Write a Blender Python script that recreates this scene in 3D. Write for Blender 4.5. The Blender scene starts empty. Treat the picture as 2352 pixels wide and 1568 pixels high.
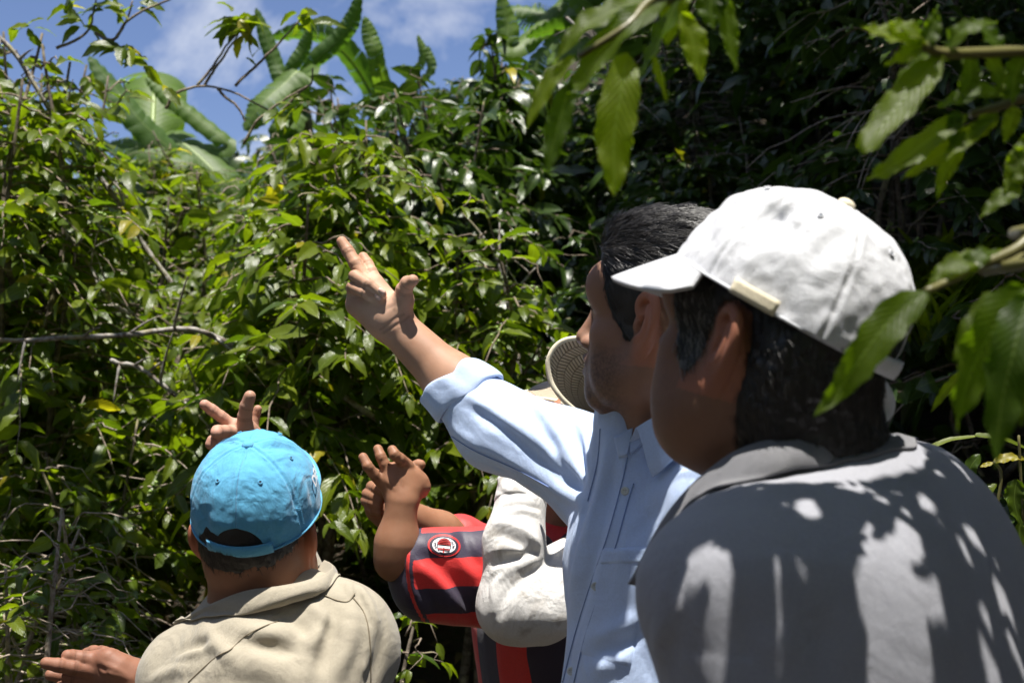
import bpy, math, random, time
import numpy as np
from mathutils import Vector, Matrix
T0=time.time()
C=bpy.context.scene
COL=C.collection
# ------------------------------------------------------------------ camera
CAM=np.array([0.0,0.0,1.50]); PITCH=math.radians(4.0); FPX=3266.7
cd=bpy.data.cameras.new('camera'); cam=bpy.data.objects.new('camera',cd); COL.objects.link(cam)
cam.location=CAM; cam.rotation_euler=(math.radians(90)+PITCH,0,0)
cd.lens=50; cd.sensor_width=36; cd.clip_start=.05; cd.clip_end=400
cd.dof.use_dof=True; cd.dof.focus_distance=2.1; cd.dof.aperture_fstop=7.5; cd.dof.aperture_blades=8
C.camera=cam
# ------------------------------------------------------------------ light
SUN=np.array([0.03,-0.21,0.96]); SUN=SUN/np.linalg.norm(SUN)
w=bpy.data.worlds.new('World'); C.world=w; w.use_nodes=True
nt=w.node_tree; nt.nodes.clear()
out=nt.nodes.new('ShaderNodeOutputWorld'); bg=nt.nodes.new('ShaderNodeBackground'); sky=nt.nodes.new('ShaderNodeTexSky')
sky.sky_type='NISHITA'; sky.sun_disc=False; sky.sun_elevation=math.asin(SUN[2]); sky.sun_rotation=math.atan2(SUN[0],SUN[1])
sky.altitude=1200; sky.air_density=1.0; sky.dust_density=.6; sky.ozone_density=1.6
bg.inputs[1].default_value=.05
nt.links.new(sky.outputs[0],bg.inputs[0]); nt.links.new(bg.outputs[0],out.inputs[0])
sl=bpy.data.lights.new('sun','SUN'); sl.energy=5.0; sl.angle=math.radians(.5); sl.color=(1.0,.955,.88)
so=bpy.data.objects.new('sun',sl); COL.objects.link(so)
so.rotation_euler=Vector(SUN).to_track_quat('Z','Y').to_euler()
C.view_settings.view_transform='Standard'; C.view_settings.look='None'; C.view_settings.exposure=.85; C.view_settings.gamma=1
C.cycles.use_denoising=True
try: C.cycles.denoiser='OPENIMAGEDENOISE'
except Exception: pass
C.cycles.max_bounces=8; C.cycles.transparent_max_bounces=4; C.cycles.sample_clamp_indirect=6
C.cycles.use_adaptive_sampling=True; C.cycles.adaptive_threshold=.02

# ------------------------------------------------------------------ helpers
def nv(*a): return np.array(a,float)
def norm(v):
    v=np.asarray(v,float); return v/np.linalg.norm(v)
_c,_s=math.cos(PITCH),math.sin(PITCH)
CX=nv(1,0,0); CF=nv(0,_c,_s); CU=nv(0,-_s,_c)
def P(u,v,d):                       # direction through a spot of the view at a given distance
    return CAM+d*(CF+(u-1176)/FPX*CX-(v-784)/FPX*CU)
def spline(pts,n):                  # Catmull-Rom through points
    p=np.array(pts,float)
    if len(p)==2:
        t=np.linspace(0,1,n)[:,None]; return p[0]*(1-t)+p[1]*t
    q=np.vstack([2*p[0]-p[1],p,2*p[-1]-p[-2]])
    t=np.linspace(0,len(p)-1,n); i=np.minimum(t.astype(int),len(p)-2); f=(t-i)[:,None]
    a,b,c,d=q[i],q[i+1],q[i+2],q[i+3]
    return .5*((2*b)+(-a+c)*f+(2*a-5*b+4*c-d)*f*f+(-a+3*b-3*c+d)*f**3)
def tag(o,label=None,cat=None,group=None,kind=None):
    if label: o['label']=label
    if cat: o['category']=cat
    if group: o['group']=group
    if kind: o['kind']=kind
    return o
def empty(name,loc):
    o=bpy.data.objects.new(name,None); o.location=loc; COL.objects.link(o); o.empty_display_size=.1; return o
def mesh(name,V,F,mat=None,parent=None,smooth=True,attrs=None,cols=None,off=None):
    """V (n,3) world coordinates, F (m,3|4) or list; becomes one mesh object (local to its parent's spot)"""
    V=np.asarray(V,float)
    if off is None:
        off=np.zeros(3)
        q=parent
        while q is not None: off=off+np.array(q.location); q=q.parent
    me=bpy.data.meshes.new(name)
    if isinstance(F,np.ndarray):
        n=len(F); k=F.shape[1]
        me.vertices.add(len(V)); me.vertices.foreach_set('co',(V-off).astype(np.float32).ravel())
        me.loops.add(n*k); me.loops.foreach_set('vertex_index',F.astype(np.int32).ravel())
        me.polygons.add(n); me.polygons.foreach_set('loop_start',np.arange(0,n*k,k,dtype=np.int32)); me.polygons.foreach_set('loop_total',np.full(n,k,dtype=np.int32))
        me.update(calc_edges=True); me.validate()
    else:
        me.from_pydata((V-off).tolist(),[],[tuple(map(int,f)) for f in F]); me.update()
    if smooth: me.polygons.foreach_set('use_smooth',np.ones(len(me.polygons),dtype=bool))
    for k,a in (attrs or {}).items():
        at=me.attributes.new(k,'FLOAT','POINT'); at.data.foreach_set('value',np.asarray(a,np.float32))
    if cols is not None:
        at=me.attributes.new('col','FLOAT_COLOR','POINT'); c4=np.ones((len(V),4),np.float32); c4[:,:3]=cols; at.data.foreach_set('color',c4.ravel())
    if mat: me.materials.append(mat)
    o=bpy.data.objects.new(name,me); COL.objects.link(o)
    if parent: o.parent=parent
    return o
def grid_faces(nu,nv_,closed=False,base=0):
    i,j=np.meshgrid(np.arange(nu-(0 if closed else 1)),np.arange(nv_-1),indexing='ij')
    i2=(i+1)%nu
    return base+np.stack([i*nv_+j,i2*nv_+j,i2*nv_+j+1,i*nv_+j+1],-1).reshape(-1,4)
class MB:
    def __init__(s): s.V=[];s.F=[];s.n=0;s.A=[]
    def add(s,V,F,a=0.):
        V=np.asarray(V); s.V.append(V); s.F.append(np.asarray(F)+s.n); s.n+=len(V)
        s.A.append(np.full(len(V),a) if np.isscalar(a) else a)
    def tube(s,pts,r,sides=6,a=0.):
        pts=np.asarray(pts,float); n=len(pts); r=np.full(n,r) if np.isscalar(r) else np.asarray(r)
        t=np.gradient(pts,axis=0); t/=np.linalg.norm(t,axis=1)[:,None]+1e-12
        ref=nv(.31,.12,.94) if abs(t.mean(0)@nv(.31,.12,.94))<.9*np.linalg.norm(t.mean(0)) else nv(1,.1,0)
        x=np.cross(t,ref); x/=np.linalg.norm(x,axis=1)[:,None]+1e-12; y=np.cross(t,x)
        th=np.arange(sides)*2*math.pi/sides
        V=pts[:,None]+r[:,None,None]*(np.cos(th)[None,:,None]*x[:,None]+np.sin(th)[None,:,None]*y[:,None])
        i,j=np.meshgrid(np.arange(n-1),np.arange(sides),indexing='ij'); j2=(j+1)%sides
        F=np.stack([i*sides+j,i*sides+j2,(i+1)*sides+j2,(i+1)*sides+j],-1).reshape(-1,4)
        V=np.vstack([V.reshape(-1,3),pts[0]-t[0]*r[0]*.3,pts[-1]+t[-1]*r[-1]*.5]); m=n*sides
        jj=np.arange(sides); j3=(jj+1)%sides
        c1=np.stack([np.full(sides,m),j3,jj,np.full(sides,m)],-1); c2=np.stack([np.full(sides,m+1),(n-1)*sides+jj,(n-1)*sides+j3,np.full(sides,m+1)],-1)
        s.Q=getattr(s,'Q',[]); s.add(V,F,a); s.Q.append(np.vstack([c1,c2])[:,:3]+s.n-len(V))
    def build(s,name,mat,parent=None,smooth=True):
        V=np.vstack(s.V); F=np.vstack(s.F); A=np.concatenate(s.A)
        if getattr(s,'Q',None):
            F=[tuple(f) for f in F.tolist()]+[tuple(f) for f in np.vstack(s.Q).tolist()]
        return mesh(name,V,F,mat,parent,smooth,{'var':A})

# ------------------------------------------------------------------ signed-distance modelling
class Node:
    c=None; r=0
    def lb(s,c,R): return np.linalg.norm(s.c-c)-s.r-R
class Cone(Node):
    def __init__(s,a,b,ra,rb=None):
        s.a=np.asarray(a,float); s.b=np.asarray(b,float); s.ra=ra; s.rb=ra if rb is None else rb
        s.c=(s.a+s.b)/2; s.r=np.linalg.norm(s.b-s.a)/2+max(s.ra,s.rb); s.ba=s.b-s.a; s.L=max(s.ba@s.ba,1e-12)
    def ev(s,p,c=None,R=None):
        q=p-s.a; h=np.clip(q@s.ba/s.L,0,1)
        return np.sqrt(((q-h[:,None]*s.ba)**2).sum(1))-(s.ra+(s.rb-s.ra)*h)
class Ell(Node):
    def __init__(s,c,r,R=None):
        s.c=np.asarray(c,float); s.rr=np.asarray(r,float); s.r=max(r); s.R=np.eye(3) if R is None else np.asarray(R)  # rows = local axes
    def ev(s,p,c=None,R=None):
        q=(p-s.c)@s.R.T/s.rr; k0=np.sqrt((q*q).sum(1))+1e-9; k1=np.sqrt(((q/s.rr)**2).sum(1))+1e-9
        return k0*(k0-1)/k1
def smin(a,b,k):
    if k<=0: return np.minimum(a,b)
    h=np.maximum(k-np.abs(a-b),0)/k; return np.minimum(a,b)-h*h*k*.25
class U(Node):
    def __init__(s,ch,k=.01):
        s.ch=[(x if isinstance(x,tuple) else (x,k)) for x in ch]
        cs=np.array([x[0].c for x in s.ch]); lo=np.min([x[0].c-x[0].r for x in s.ch],0); hi=np.max([x[0].c+x[0].r for x in s.ch],0)
        s.c=(lo+hi)/2; s.r=max(np.linalg.norm(x[0].c-s.c)+x[0].r for x in s.ch)+.005
    def ev(s,p,c=None,R=None):
        d=None
        for n,k in s.ch:
            if c is not None and n.lb(c,R)>.02+2.2*k: continue
            e=n.ev(p,c,R); d=e if d is None else smin(d,e,k)
        return np.full(len(p),1.) if d is None else d
class Sub(Node):
    def __init__(s,a,b,k=.004): s.x=a;s.y=b;s.k=k;s.c=a.c;s.r=a.r
    def ev(s,p,c=None,R=None):
        d=s.x.ev(p,c,R)
        for y in s.y:
            if c is not None and y.lb(c,R)>.012+s.k: continue
            d=-smin(-d,y.ev(p,c,R),s.k)
        return d
class Folds(Node):                  # ridges (+) and grooves (-) along poly-lines lying on the cloth
    def __init__(s,a,folds): s.x=a; s.f=folds; s.c=a.c; s.r=a.r+.01
    def ev(s,p,c=None,R=None):
        d=s.x.ev(p,c,R)
        for f,w,amp in s.f:
            if c is not None and np.min(np.linalg.norm(f-c,axis=1))-R>3*w+.02: continue
            m=None
            for a,b in zip(f[:-1],f[1:]):
                ba=b-a; q=p-a; h=np.clip(q@ba/max(ba@ba,1e-12),0,1); e=((q-h[:,None]*ba)**2).sum(1); m=e if m is None else np.minimum(m,e)
            # taper at both ends
            ta=((p-f[0])**2).sum(1); tb=((p-f[-1])**2).sum(1); tl=(2.2*w)**2
            d=d-amp*np.exp(-m/(w*w))*(1-.8*np.exp(-np.minimum(ta,tb)/tl))
        return d
class Warp(Node):
    def __init__(s,a,fn,amp): s.x=a; s.fn=fn; s.c=a.c; s.r=a.r+amp
    def ev(s,p,c=None,R=None):
        d=s.x.ev(p,c,R); m=np.abs(d)<.06
        if m.any(): d=d.copy(); d[m]-=s.fn(p[m])
        return d
_rg=np.random.RandomState(5); _G=_rg.rand(32,32,32)
def vnoise(p,f):                    # smooth value noise, -1..1
    q=p*f; i=np.floor(q).astype(int); t=q-i; t=t*t*(3-2*t); r=0
    for dx in (0,1):
        for dy in (0,1):
            for dz in (0,1):
                wgt=(t[:,0] if dx else 1-t[:,0])*(t[:,1] if dy else 1-t[:,1])*(t[:,2] if dz else 1-t[:,2])
                r=r+wgt*_G[(i[:,0]+dx)&31,(i[:,1]+dy)&31,(i[:,2]+dz)&31]
    return r*2-1
def polygonise(node,vox,lo,hi,B=12):
    lo=np.asarray(lo,float); hi=np.asarray(hi,float); s=B*vox; nb=np.ceil((hi-lo)/s).astype(int)
    g=np.stack(np.meshgrid(*[np.arange(n) for n in nb],indexing='ij'),-1).reshape(-1,3)
    cen=lo+(g+.5)*s; R=s*.5*1.7321
    # two-level: big blocks first
    S=4; gb=g//S; key=(gb[:,0]*4096+gb[:,1])*4096+gb[:,2]; uk,inv=np.unique(key,return_inverse=True)
    ub=np.stack([uk//4096//4096,(uk//4096)%4096,uk%4096],-1); cb=lo+(ub+.5)*s*S; db=node.ev(cb)
    keep=(np.abs(db)<R*S*1.6+.04)[inv.ravel()]; g=g[keep]; cen=cen[keep]
    d=node.ev(cen); keep=np.abs(d)<R*1.6+.02; g=g[keep]; cen=cen[keep]
    k=np.arange(B+1); loc=np.stack(np.meshgrid(k,k,k,indexing='ij'),-1).reshape(-1,3)
    CI=[];CV=[]
    off=np.array([[0,0,0],[1,0,0],[0,1,0],[1,1,0],[0,0,1],[1,0,1],[0,1,1],[1,1,1]])
    D={}
    for gi,c in zip(g,cen):
        D[tuple(gi)]=node.ev(lo+(gi*B+loc)*vox,c,R).reshape(B+1,B+1,B+1)
    sl=[slice(0,B),slice(B,B+1)]; s0=[slice(0,B),slice(0,1)]
    for o in off[1:]:                # shared corners take the owner block's value
        for gk,v in D.items():
            w_=D.get((gk[0]+o[0],gk[1]+o[1],gk[2]+o[2]))
            if w_ is not None: v[sl[o[0]],sl[o[1]],sl[o[2]]]=w_[s0[o[0]],s0[o[1]],s0[o[2]]]
    for gk,v in D.items():
        sg=v<0
        if not sg.any() or sg.all(): continue
        cn=np.stack([v[o[0]:o[0]+B,o[1]:o[1]+B,o[2]:o[2]+B] for o in off],-1)
        n=(cn<0).sum(-1); ii=np.argwhere((n>0)&(n<8))
        CI.append(ii+np.array(gk)*B); CV.append(cn[ii[:,0],ii[:,1],ii[:,2]])
    CI=np.vstack(CI); CV=np.vstack(CV)
    key=(CI[:,0].astype(np.int64)*8192+CI[:,1])*8192+CI[:,2]
    o=np.argsort(key); key=key[o]; CI=CI[o]; CV=CV[o]
    E=[(0,1),(2,3),(4,5),(6,7),(0,2),(1,3),(4,6),(5,7),(0,4),(1,5),(2,6),(3,7)]
    acc=np.zeros((len(CI),3)); cnt=np.zeros(len(CI))
    for a,b in E:
        va,vb=CV[:,a],CV[:,b]; m=(va<0)!=(vb<0); t=np.where(m,va/np.where(m,va-vb,1),0)
        acc+=m[:,None]*(off[a]+(off[b]-off[a])*t[:,None]); cnt+=m
    V=lo+(CI+acc/cnt[:,None])*vox
    F=[]
    def find(K):
        i=np.searchsorted(key,K); i=np.minimum(i,len(key)-1); return i,key[i]==K
    sx,sy,sz=8192*8192,8192,1
    for ax,(b,s1,s2) in enumerate(((1,sy,sz),(2,sz,sx),(4,sx,sy))):
        va,vb=CV[:,0],CV[:,b]; m=np.argwhere((va<0)!=(vb<0)).ravel(); K=key[m]
        q=[find(K-s1-s2),find(K-s2),(m,np.ones(len(m),bool)),find(K-s1)]
        ok=q[0][1]&q[1][1]&q[3][1]; f=np.stack([x[0] for x in q],-1)[ok]; flip=(va[m]>0)[ok]
        f[flip]=f[flip][:,::-1]; F.append(f)
    F=np.vstack(F)
    return V,F
def sdf_mesh(name,node,vox,mat,parent,lo=None,hi=None,colfn=None,attrfn=None,smooth_it=0):
    t=time.time()
    if lo is None: lo=node.c-node.r; hi=node.c+node.r
    V,F=polygonise(node,vox,lo,hi)
    for _ in range(smooth_it):
        a=np.zeros_like(V); n=np.zeros(len(V))
        for i in range(4):
            np.add.at(a,F[:,i],V[F[:,(i+1)%4]]+V[F[:,(i+3)%4]]); np.add.at(n,F[:,i],2)
        V=V*.5+.5*a/np.maximum(n,1)[:,None]
    o=mesh(name,V,F,mat,parent,True,attrfn(V) if attrfn else None,colfn(V) if colfn else None)
    print('sdf',name,len(V),round(time.time()-t,1),'s'); return o
def hit(node,u,v,d0=.5,d1=6.0):     # first surface point along a view ray
    D=P(u,v,1)-CAM; L=np.linalg.norm(D); D=D/L; t=d0
    for _ in range(200):
        e=node.ev((CAM+D*t)[None])[0]
        if e<.0004: break
        t+=max(e*.8,.0004)
        if t>d1: return None
    return CAM+D*t
def drape(node,uvs,n=None):         # poly-line lying on a surface
    pts=[hit(node,u,v) for u,v in spline([(a,b,0) for a,b in uvs],n or max(6,3*len(uvs)))[:,:2]]
    return np.array([p for p in pts if p is not None])
def folds_px(node,L):
    out=[]
    for uvs,w,amp in L:
        f=drape(node,uvs)
        if len(f)>1: out.append((f,w,amp))
    return out
class Fr:                           # body frame: forward, left, up
    def __init__(s,o,fwd_yaw,pitch=0,roll=0,sc=1):
        f=nv(math.cos(fwd_yaw),math.sin(fwd_yaw),0); l=nv(-f[1],f[0],0); u=nv(0,0,1)
        f2=f*math.cos(pitch)+u*math.sin(pitch); u2=np.cross(f2,l)
        l3=l*math.cos(roll)+u2*math.sin(roll); u3=np.cross(f2,l3)
        s.o=np.asarray(o,float); s.F=f2; s.L=l3; s.U=u3; s.sc=sc; s.R=np.array([s.F,s.L,s.U])
    def p(s,F,L,U): return s.o+s.sc*(F*s.F+L*s.L+U*s.U)
    def loc(s,V): return (V-s.o)@s.R.T/s.sc
    def cone(s,a,b,ra,rb=None): return Cone(s.p(*a),s.p(*b),ra*s.sc,None if rb is None else rb*s.sc)
    def ell(s,c,r,rot=None):
        R=s.R if rot is None else rot@s.R
        return Ell(s.p(*c),tuple(x*s.sc for x in r),R)
def rotm(ax,a):
    c,s=math.cos(a),math.sin(a)
    return np.array({'F':[[1,0,0],[0,c,s],[0,-s,c]],'L':[[c,0,-s],[0,1,0],[s,0,c]],'U':[[c,s,0],[-s,c,0],[0,0,1]]}[ax])
# ------------------------------------------------------------------ materials
def nmat(name):
    m=bpy.data.materials.new(name); m.use_nodes=True; n=m.node_tree.nodes; b=n['Principled BSDF']; return m,n,m.node_tree.links,b
def node(n,t,**k):
    x=n.new(t)
    for a,v in k.items(): setattr(x,a,v)
    return x
def noise(n,l,co,scale,detail=4,rough=.55,dist=0.):
    x=n.new('ShaderNodeTexNoise'); x.inputs['Scale'].default_value=scale; x.inputs['Detail'].default_value=detail; x.inputs['Roughness'].default_value=rough; x.inputs['Distortion'].default_value=dist
    if co: l.new(co,x.inputs['Vector'])
    return x
def ramp(n,l,fac,stops,interp='LINEAR'):
    r=n.new('ShaderNodeValToRGB'); r.color_ramp.interpolation=interp; e=r.color_ramp.elements
    while len(e)<len(stops): e.new(.5)
    for x,(p,c) in zip(e,stops): x.position=p; x.color=(*c,1) if len(c)==3 else c
    l.new(fac,r.inputs[0]); return r
def bump(n,l,h,strength,dist,prev=None):
    b=n.new('ShaderNodeBump'); b.inputs['Strength'].default_value=strength; b.inputs['Distance'].default_value=dist
    l.new(h,b.inputs['Height'])
    if prev: l.new(prev.outputs[0],b.inputs['Normal'])
    return b
def mix(n,l,fac,a,b,mode='MIX'):
    m=n.new('ShaderNodeMix'); m.data_type='RGBA'; m.blend_type=mode
    for s,v in ((m.inputs[0],fac),(m.inputs[6],a),(m.inputs[7],b)):
        if hasattr(v,'is_linked'): l.new(v,s)
        elif isinstance(v,(int,float)): s.default_value=v
        else: s.default_value=(*v,1)
    return m.outputs[2]
def objco(n): return n.new('ShaderNodeTexCoord').outputs['Object']
def M_skin(name):
    m,n,l,b=nmat(name); co=objco(n); at=node(n,'ShaderNodeAttribute',attribute_name='col')
    n1=noise(n,l,co,38,5,.6); n2=noise(n,l,co,420,3,.6)
    c=mix(n,l,n1.outputs[0],(.78,.74,.72),(1.18,1.2,1.2)); c=mix(n,l,1.,at.outputs['Color'],c,'MULTIPLY')
    l.new(c,b.inputs['Base Color'])
    v=n.new('ShaderNodeTexVoronoi'); v.inputs['Scale'].default_value=650; l.new(co,v.inputs['Vector'])
    n3=noise(n,l,co,90,4,.6); b1=bump(n,l,n3.outputs[0],.14,.0015); b2=bump(n,l,v.outputs['Distance'],.22,.0006,b1); l.new(b2.outputs[0],b.inputs['Normal'])
    r=ramp(n,l,n1.outputs[0],[(.3,(.50,)*3),(.7,(.66,)*3)]); l.new(r.outputs[0],b.inputs['Roughness'])
    b.inputs['Specular IOR Level'].default_value=.35; b.inputs['Subsurface Weight'].default_value=.12; b.inputs['Subsurface Radius'].default_value=(.9,.3,.15); b.inputs['Subsurface Scale'].default_value=.004
    return m
def M_cloth(name,col,weave=900,wstr=.25,wrinkle=.25,rough=.85,var=.06,sheen=.2,wr_scale=14,stain=None,attr=False,rib=None,twill=False):
    m,n,l,b=nmat(name); co=objco(n)
    n1=noise(n,l,co,7,5,.6); lo=tuple(max(0,x*(1-var)) for x in col); hi=tuple(x*(1+var) for x in col)
    c=mix(n,l,n1.outputs[0],lo,hi)
    nf=noise(n,l,co,350,2,.6); c=mix(n,l,.5,c,mix(n,l,nf.outputs[0],(.78,)*3,(1.22,)*3),'MULTIPLY') if True else c
    if stain:
        ns=noise(n,l,co,stain[1],3,.55,.6); st=ramp(n,l,ns.outputs[0],[(stain[2],(0,0,0)),(stain[2]+.13,(.75,.75,.75))]); c=mix(n,l,st.outputs[0],c,stain[0])
    if attr:
        at=node(n,'ShaderNodeAttribute',attribute_name='col'); c=mix(n,l,1.,c,at.outputs['Color'],'MULTIPLY')
    l.new(c,b.inputs['Base Color'])
    wv=n.new('ShaderNodeTexWave'); wv.inputs['Scale'].default_value=weave*(.5); wv.inputs['Distortion'].default_value=.6; wv.inputs['Detail'].default_value=1; wv.bands_direction='DIAGONAL' if twill else 'Z'; l.new(co,wv.inputs['Vector'])
    nw=noise(n,l,co,wr_scale,3,.55,1.2); nw2=noise(n,l,co,wr_scale*3.2,3,.5,.8)
    b1=bump(n,l,nw.outputs[0],wrinkle,.02); b2=bump(n,l,nw2.outputs[0],wrinkle*.7,.006,b1)
    b3=bump(n,l,wv.outputs[0],wstr,.0006,b2); b4=bump(n,l,nf.outputs[0],.3,.0008,b3)
    if rib:
        wr=n.new('ShaderNodeTexWave'); at2=node(n,'ShaderNodeAttribute',attribute_name='rib'); wr.inputs['Scale'].default_value=1; cb=n.new('ShaderNodeCombineXYZ'); l.new(at2.outputs['Fac'],cb.inputs[0]); l.new(cb.outputs[0],wr.inputs['Vector']); b4=bump(n,l,wr.outputs[0],.9,.0018,b4)
    l.new(b4.outputs[0],b.inputs['Normal'])
    b.inputs['Roughness'].default_value=rough; b.inputs['Sheen Weight'].default_value=sheen; b.inputs['Specular IOR Level'].default_value=.25
    return m
def M_plain(name,col,rough=.6,metal=0,noise_s=60,var=.12,bstr=.2,spec=.5):
    m,n,l,b=nmat(name); co=objco(n); n1=noise(n,l,co,noise_s,4)
    l.new(mix(n,l,n1.outputs[0],tuple(x*(1-var) for x in col),tuple(x*(1+var) for x in col)),b.inputs['Base Color'])
    l.new(bump(n,l,n1.outputs[0],bstr,.002).outputs[0],b.inputs['Normal']); b.inputs['Roughness'].default_value=rough; b.inputs['Metallic'].default_value=metal; b.inputs['Specular IOR Level'].default_value=spec
    return m
SKIN=M_skin('skin')
HAIR=M_plain('black_hair',(.014,.012,.011),.42,0,120,.5,.3,.6)
NAIL=M_plain('nail',(.66,.45,.37),.3,0,80,.05,.05)
EYE=M_plain('eye_white',(.5,.46,.42),.15)
KHAKI=M_cloth('khaki_cotton',(.37,.33,.255),wrinkle=.42,var=.05,wr_scale=9)
BLUE=M_cloth('pale_blue_cotton',(.49,.605,.84),wrinkle=.28,var=.03,wr_scale=8,rough=.7)
GREY=M_cloth('grey_marl_pique',(.31,.315,.35),weave=1500,wrinkle=.22,var=.12,wr_scale=8,rough=.95)
GREYRIB=M_cloth('grey_ribbed_knit',(.25,.25,.27),weave=1500,wrinkle=.15,var=.1,rough=.95,rib=True)
WHITE=M_cloth('soiled_white_cotton',(.70,.685,.66),wrinkle=.42,var=.05,wr_scale=11,stain=((.34,.30,.25),19,.56))
CAPBLUE=M_cloth('sky_blue_cap_twill',(.11,.39,.62),weave=1600,wrinkle=.35,var=.16,wr_scale=16,rough=.9,twill=True)
CAPWHITE=M_cloth('white_cap_twill',(.64,.65,.69),weave=1600,wrinkle=.14,var=.04,wr_scale=15,rough=.9,twill=True,attr=True)
CREAM=M_cloth('cream_tape',(.78,.70,.52),wrinkle=.1,var=.05)
STITCHB=M_plain('blue_thread',(.11,.39,.62),.8)
DARKBLUE=M_plain('cap_lining',(.03,.05,.08),.9)
TROUSER=M_cloth('dark_denim',(.035,.045,.07),wrinkle=.4)
BOOT=M_plain('rubber_boot',(.03,.028,.025),.5)
BUTTON=M_plain('pearl_button',(.62,.64,.60),.3)
WHITETHREAD=M_plain('white_thread',(.85,.85,.87),.7)
def M_jersey():
    m,n,l,b=nmat('striped_jersey'); co=objco(n); at=node(n,'ShaderNodeAttribute',attribute_name='stripe')
    r=ramp(n,l,at.outputs['Fac'],[(0,(.70,.03,.028)),(.5,(.030,.022,.050))],'CONSTANT')
    nf=noise(n,l,co,300,2); c=mix(n,l,.6,r.outputs[0],mix(n,l,nf.outputs[0],(.75,)*3,(1.25,)*3),'MULTIPLY'); l.new(c,b.inputs['Base Color'])
    v=n.new('ShaderNodeTexVoronoi'); v.inputs['Scale'].default_value=480; l.new(co,v.inputs['Vector'])
    nw=noise(n,l,co,12,3,.5,1.); b1=bump(n,l,nw.outputs[0],.15,.02); l.new(bump(n,l,v.outputs['Distance'],.35,.0006,b1).outputs[0],b.inputs['Normal'])
    b.inputs['Roughness'].default_value=.55; b.inputs['Sheen Weight'].default_value=.3; return m
JERSEY=M_jersey()
JRED=M_plain('jersey_red',(.60,.03,.03),.6,0,300,.2); JBLACK=M_plain('jersey_black',(.022,.016,.035),.6,0,300,.2)
def M_straw():
    m,n,l,b=nmat('woven_straw'); a1=node(n,'ShaderNodeAttribute',attribute_name='wu'); a2=node(n,'ShaderNodeAttribute',attribute_name='wv')
    cb=n.new('ShaderNodeCombineXYZ'); l.new(a1.outputs['Fac'],cb.inputs[0]); l.new(a2.outputs['Fac'],cb.inputs[1])
    # herringbone plait: diagonal bands whose slope flips every strip
    fl=node(n,'ShaderNodeMath',operation='PINGPONG'); l.new(a1.outputs['Fac'],fl.inputs[0]); fl.inputs[1].default_value=1
    ad=node(n,'ShaderNodeMath',operation='ADD'); l.new(fl.outputs[0],ad.inputs[0]); l.new(a2.outputs['Fac'],ad.inputs[1])
    fr=node(n,'ShaderNodeMath',operation='FRACT'); l.new(ad.outputs[0],fr.inputs[0])
    pr=ramp(n,l,fr.outputs[0],[(0,(0,0,0)),(.18,(.8,)*3),(.6,(1,1,1)),(.92,(.55,)*3),(1,(0,0,0))])
    fl2=node(n,'ShaderNodeMath',operation='PINGPONG'); l.new(a1.outputs['Fac'],fl2.inputs[0]); fl2.inputs[1].default_value=.5
    gr=ramp(n,l,fl2.outputs[0],[(0,(.25,)*3),(.09,(1,1,1)),(1,(1,1,1))])
    hh=mix(n,l,1.,pr.outputs[0],gr.outputs[0],'MULTIPLY')
    co=objco(n); nz=noise(n,l,co,130,4,.7); base=mix(n,l,nz.outputs[0],(.60,.47,.32),(.86,.76,.58))
    l.new(mix(n,l,hh,(.17,.115,.07),base),b.inputs['Base Color']); l.new(bump(n,l,hh,.9,.003).outputs[0],b.inputs['Normal']); b.inputs['Roughness'].default_value=.6
    return m
STRAW=M_straw()
def M_leaf(name,c1,c2,yellow=(.30,.26,.02),ydens=.96,gloss=.28,trans=.35,vein=True):
    m,n,l,b=nmat(name); at=node(n,'ShaderNodeAttribute',attribute_name='var'); lu=node(n,'ShaderNodeAttribute',attribute_name='lu'); lv=node(n,'ShaderNodeAttribute',attribute_name='lv')
    co=objco(n); r=ramp(n,l,at.outputs['Fac'],[(0,c1),(ydens*.95,c2),(ydens,yellow),(1,yellow)])
    nz=noise(n,l,co,60,3); c=mix(n,l,.55,r.outputs[0],mix(n,l,nz.outputs[0],(.6,)*3,(1.4,)*3),'MULTIPLY')
    ab=node(n,'ShaderNodeMath',operation='ABSOLUTE'); l.new(lu.outputs['Fac'],ab.inputs[0])
    mid=ramp(n,l,ab.outputs[0],[(0,(1,1,1)),(.07,(0,0,0))]); c=mix(n,l,mid.outputs[0],c,mix(n,l,.5,c,(.22,.30,.08)))
    m1=node(n,'ShaderNodeMath',operation='MULTIPLY_ADD'); l.new(ab.outputs[0],m1.inputs[0]); m1.inputs[1].default_value=-.4; l.new(lv.outputs['Fac'],m1.inputs[2])
    s=node(n,'ShaderNodeMath',operation='SINE'); m2=node(n,'ShaderNodeMath',operation='MULTIPLY'); l.new(m1.outputs[0],m2.inputs[0]); m2.inputs[1].default_value=52; l.new(m2.outputs[0],s.inputs[0])
    bp=bump(n,l,s.outputs[0],.22,.0013); bp=bump(n,l,nz.outputs[0],.25,.004,bp)
    # blade = glossy principled + light passing through
    l.new(c,b.inputs['Base Color']); l.new(bp.outputs[0],b.inputs['Normal']); b.inputs['Roughness'].default_value=gloss; b.inputs['Specular IOR Level'].default_value=.5
    tr=n.new('ShaderNodeBsdfTranslucent'); tc=mix(n,l,1.,c,(2.3,2.5,.7),'MULTIPLY'); l.new(tc,tr.inputs[0]); l.new(bp.outputs[0],tr.inputs[1])
    ms=n.new('ShaderNodeMixShader'); ms.inputs[0].default_value=trans; l.new(b.outputs[0],ms.inputs[1]); l.new(tr.outputs[0],ms.inputs[2]); l.new(ms.outputs[0],n['Material Output'].inputs[0])
    return m
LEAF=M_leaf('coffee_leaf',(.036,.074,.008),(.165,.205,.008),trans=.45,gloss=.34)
LEAFD=M_leaf('dark_leaf',(.018,.040,.007),(.050,.090,.010),gloss=.3,trans=.25)
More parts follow.
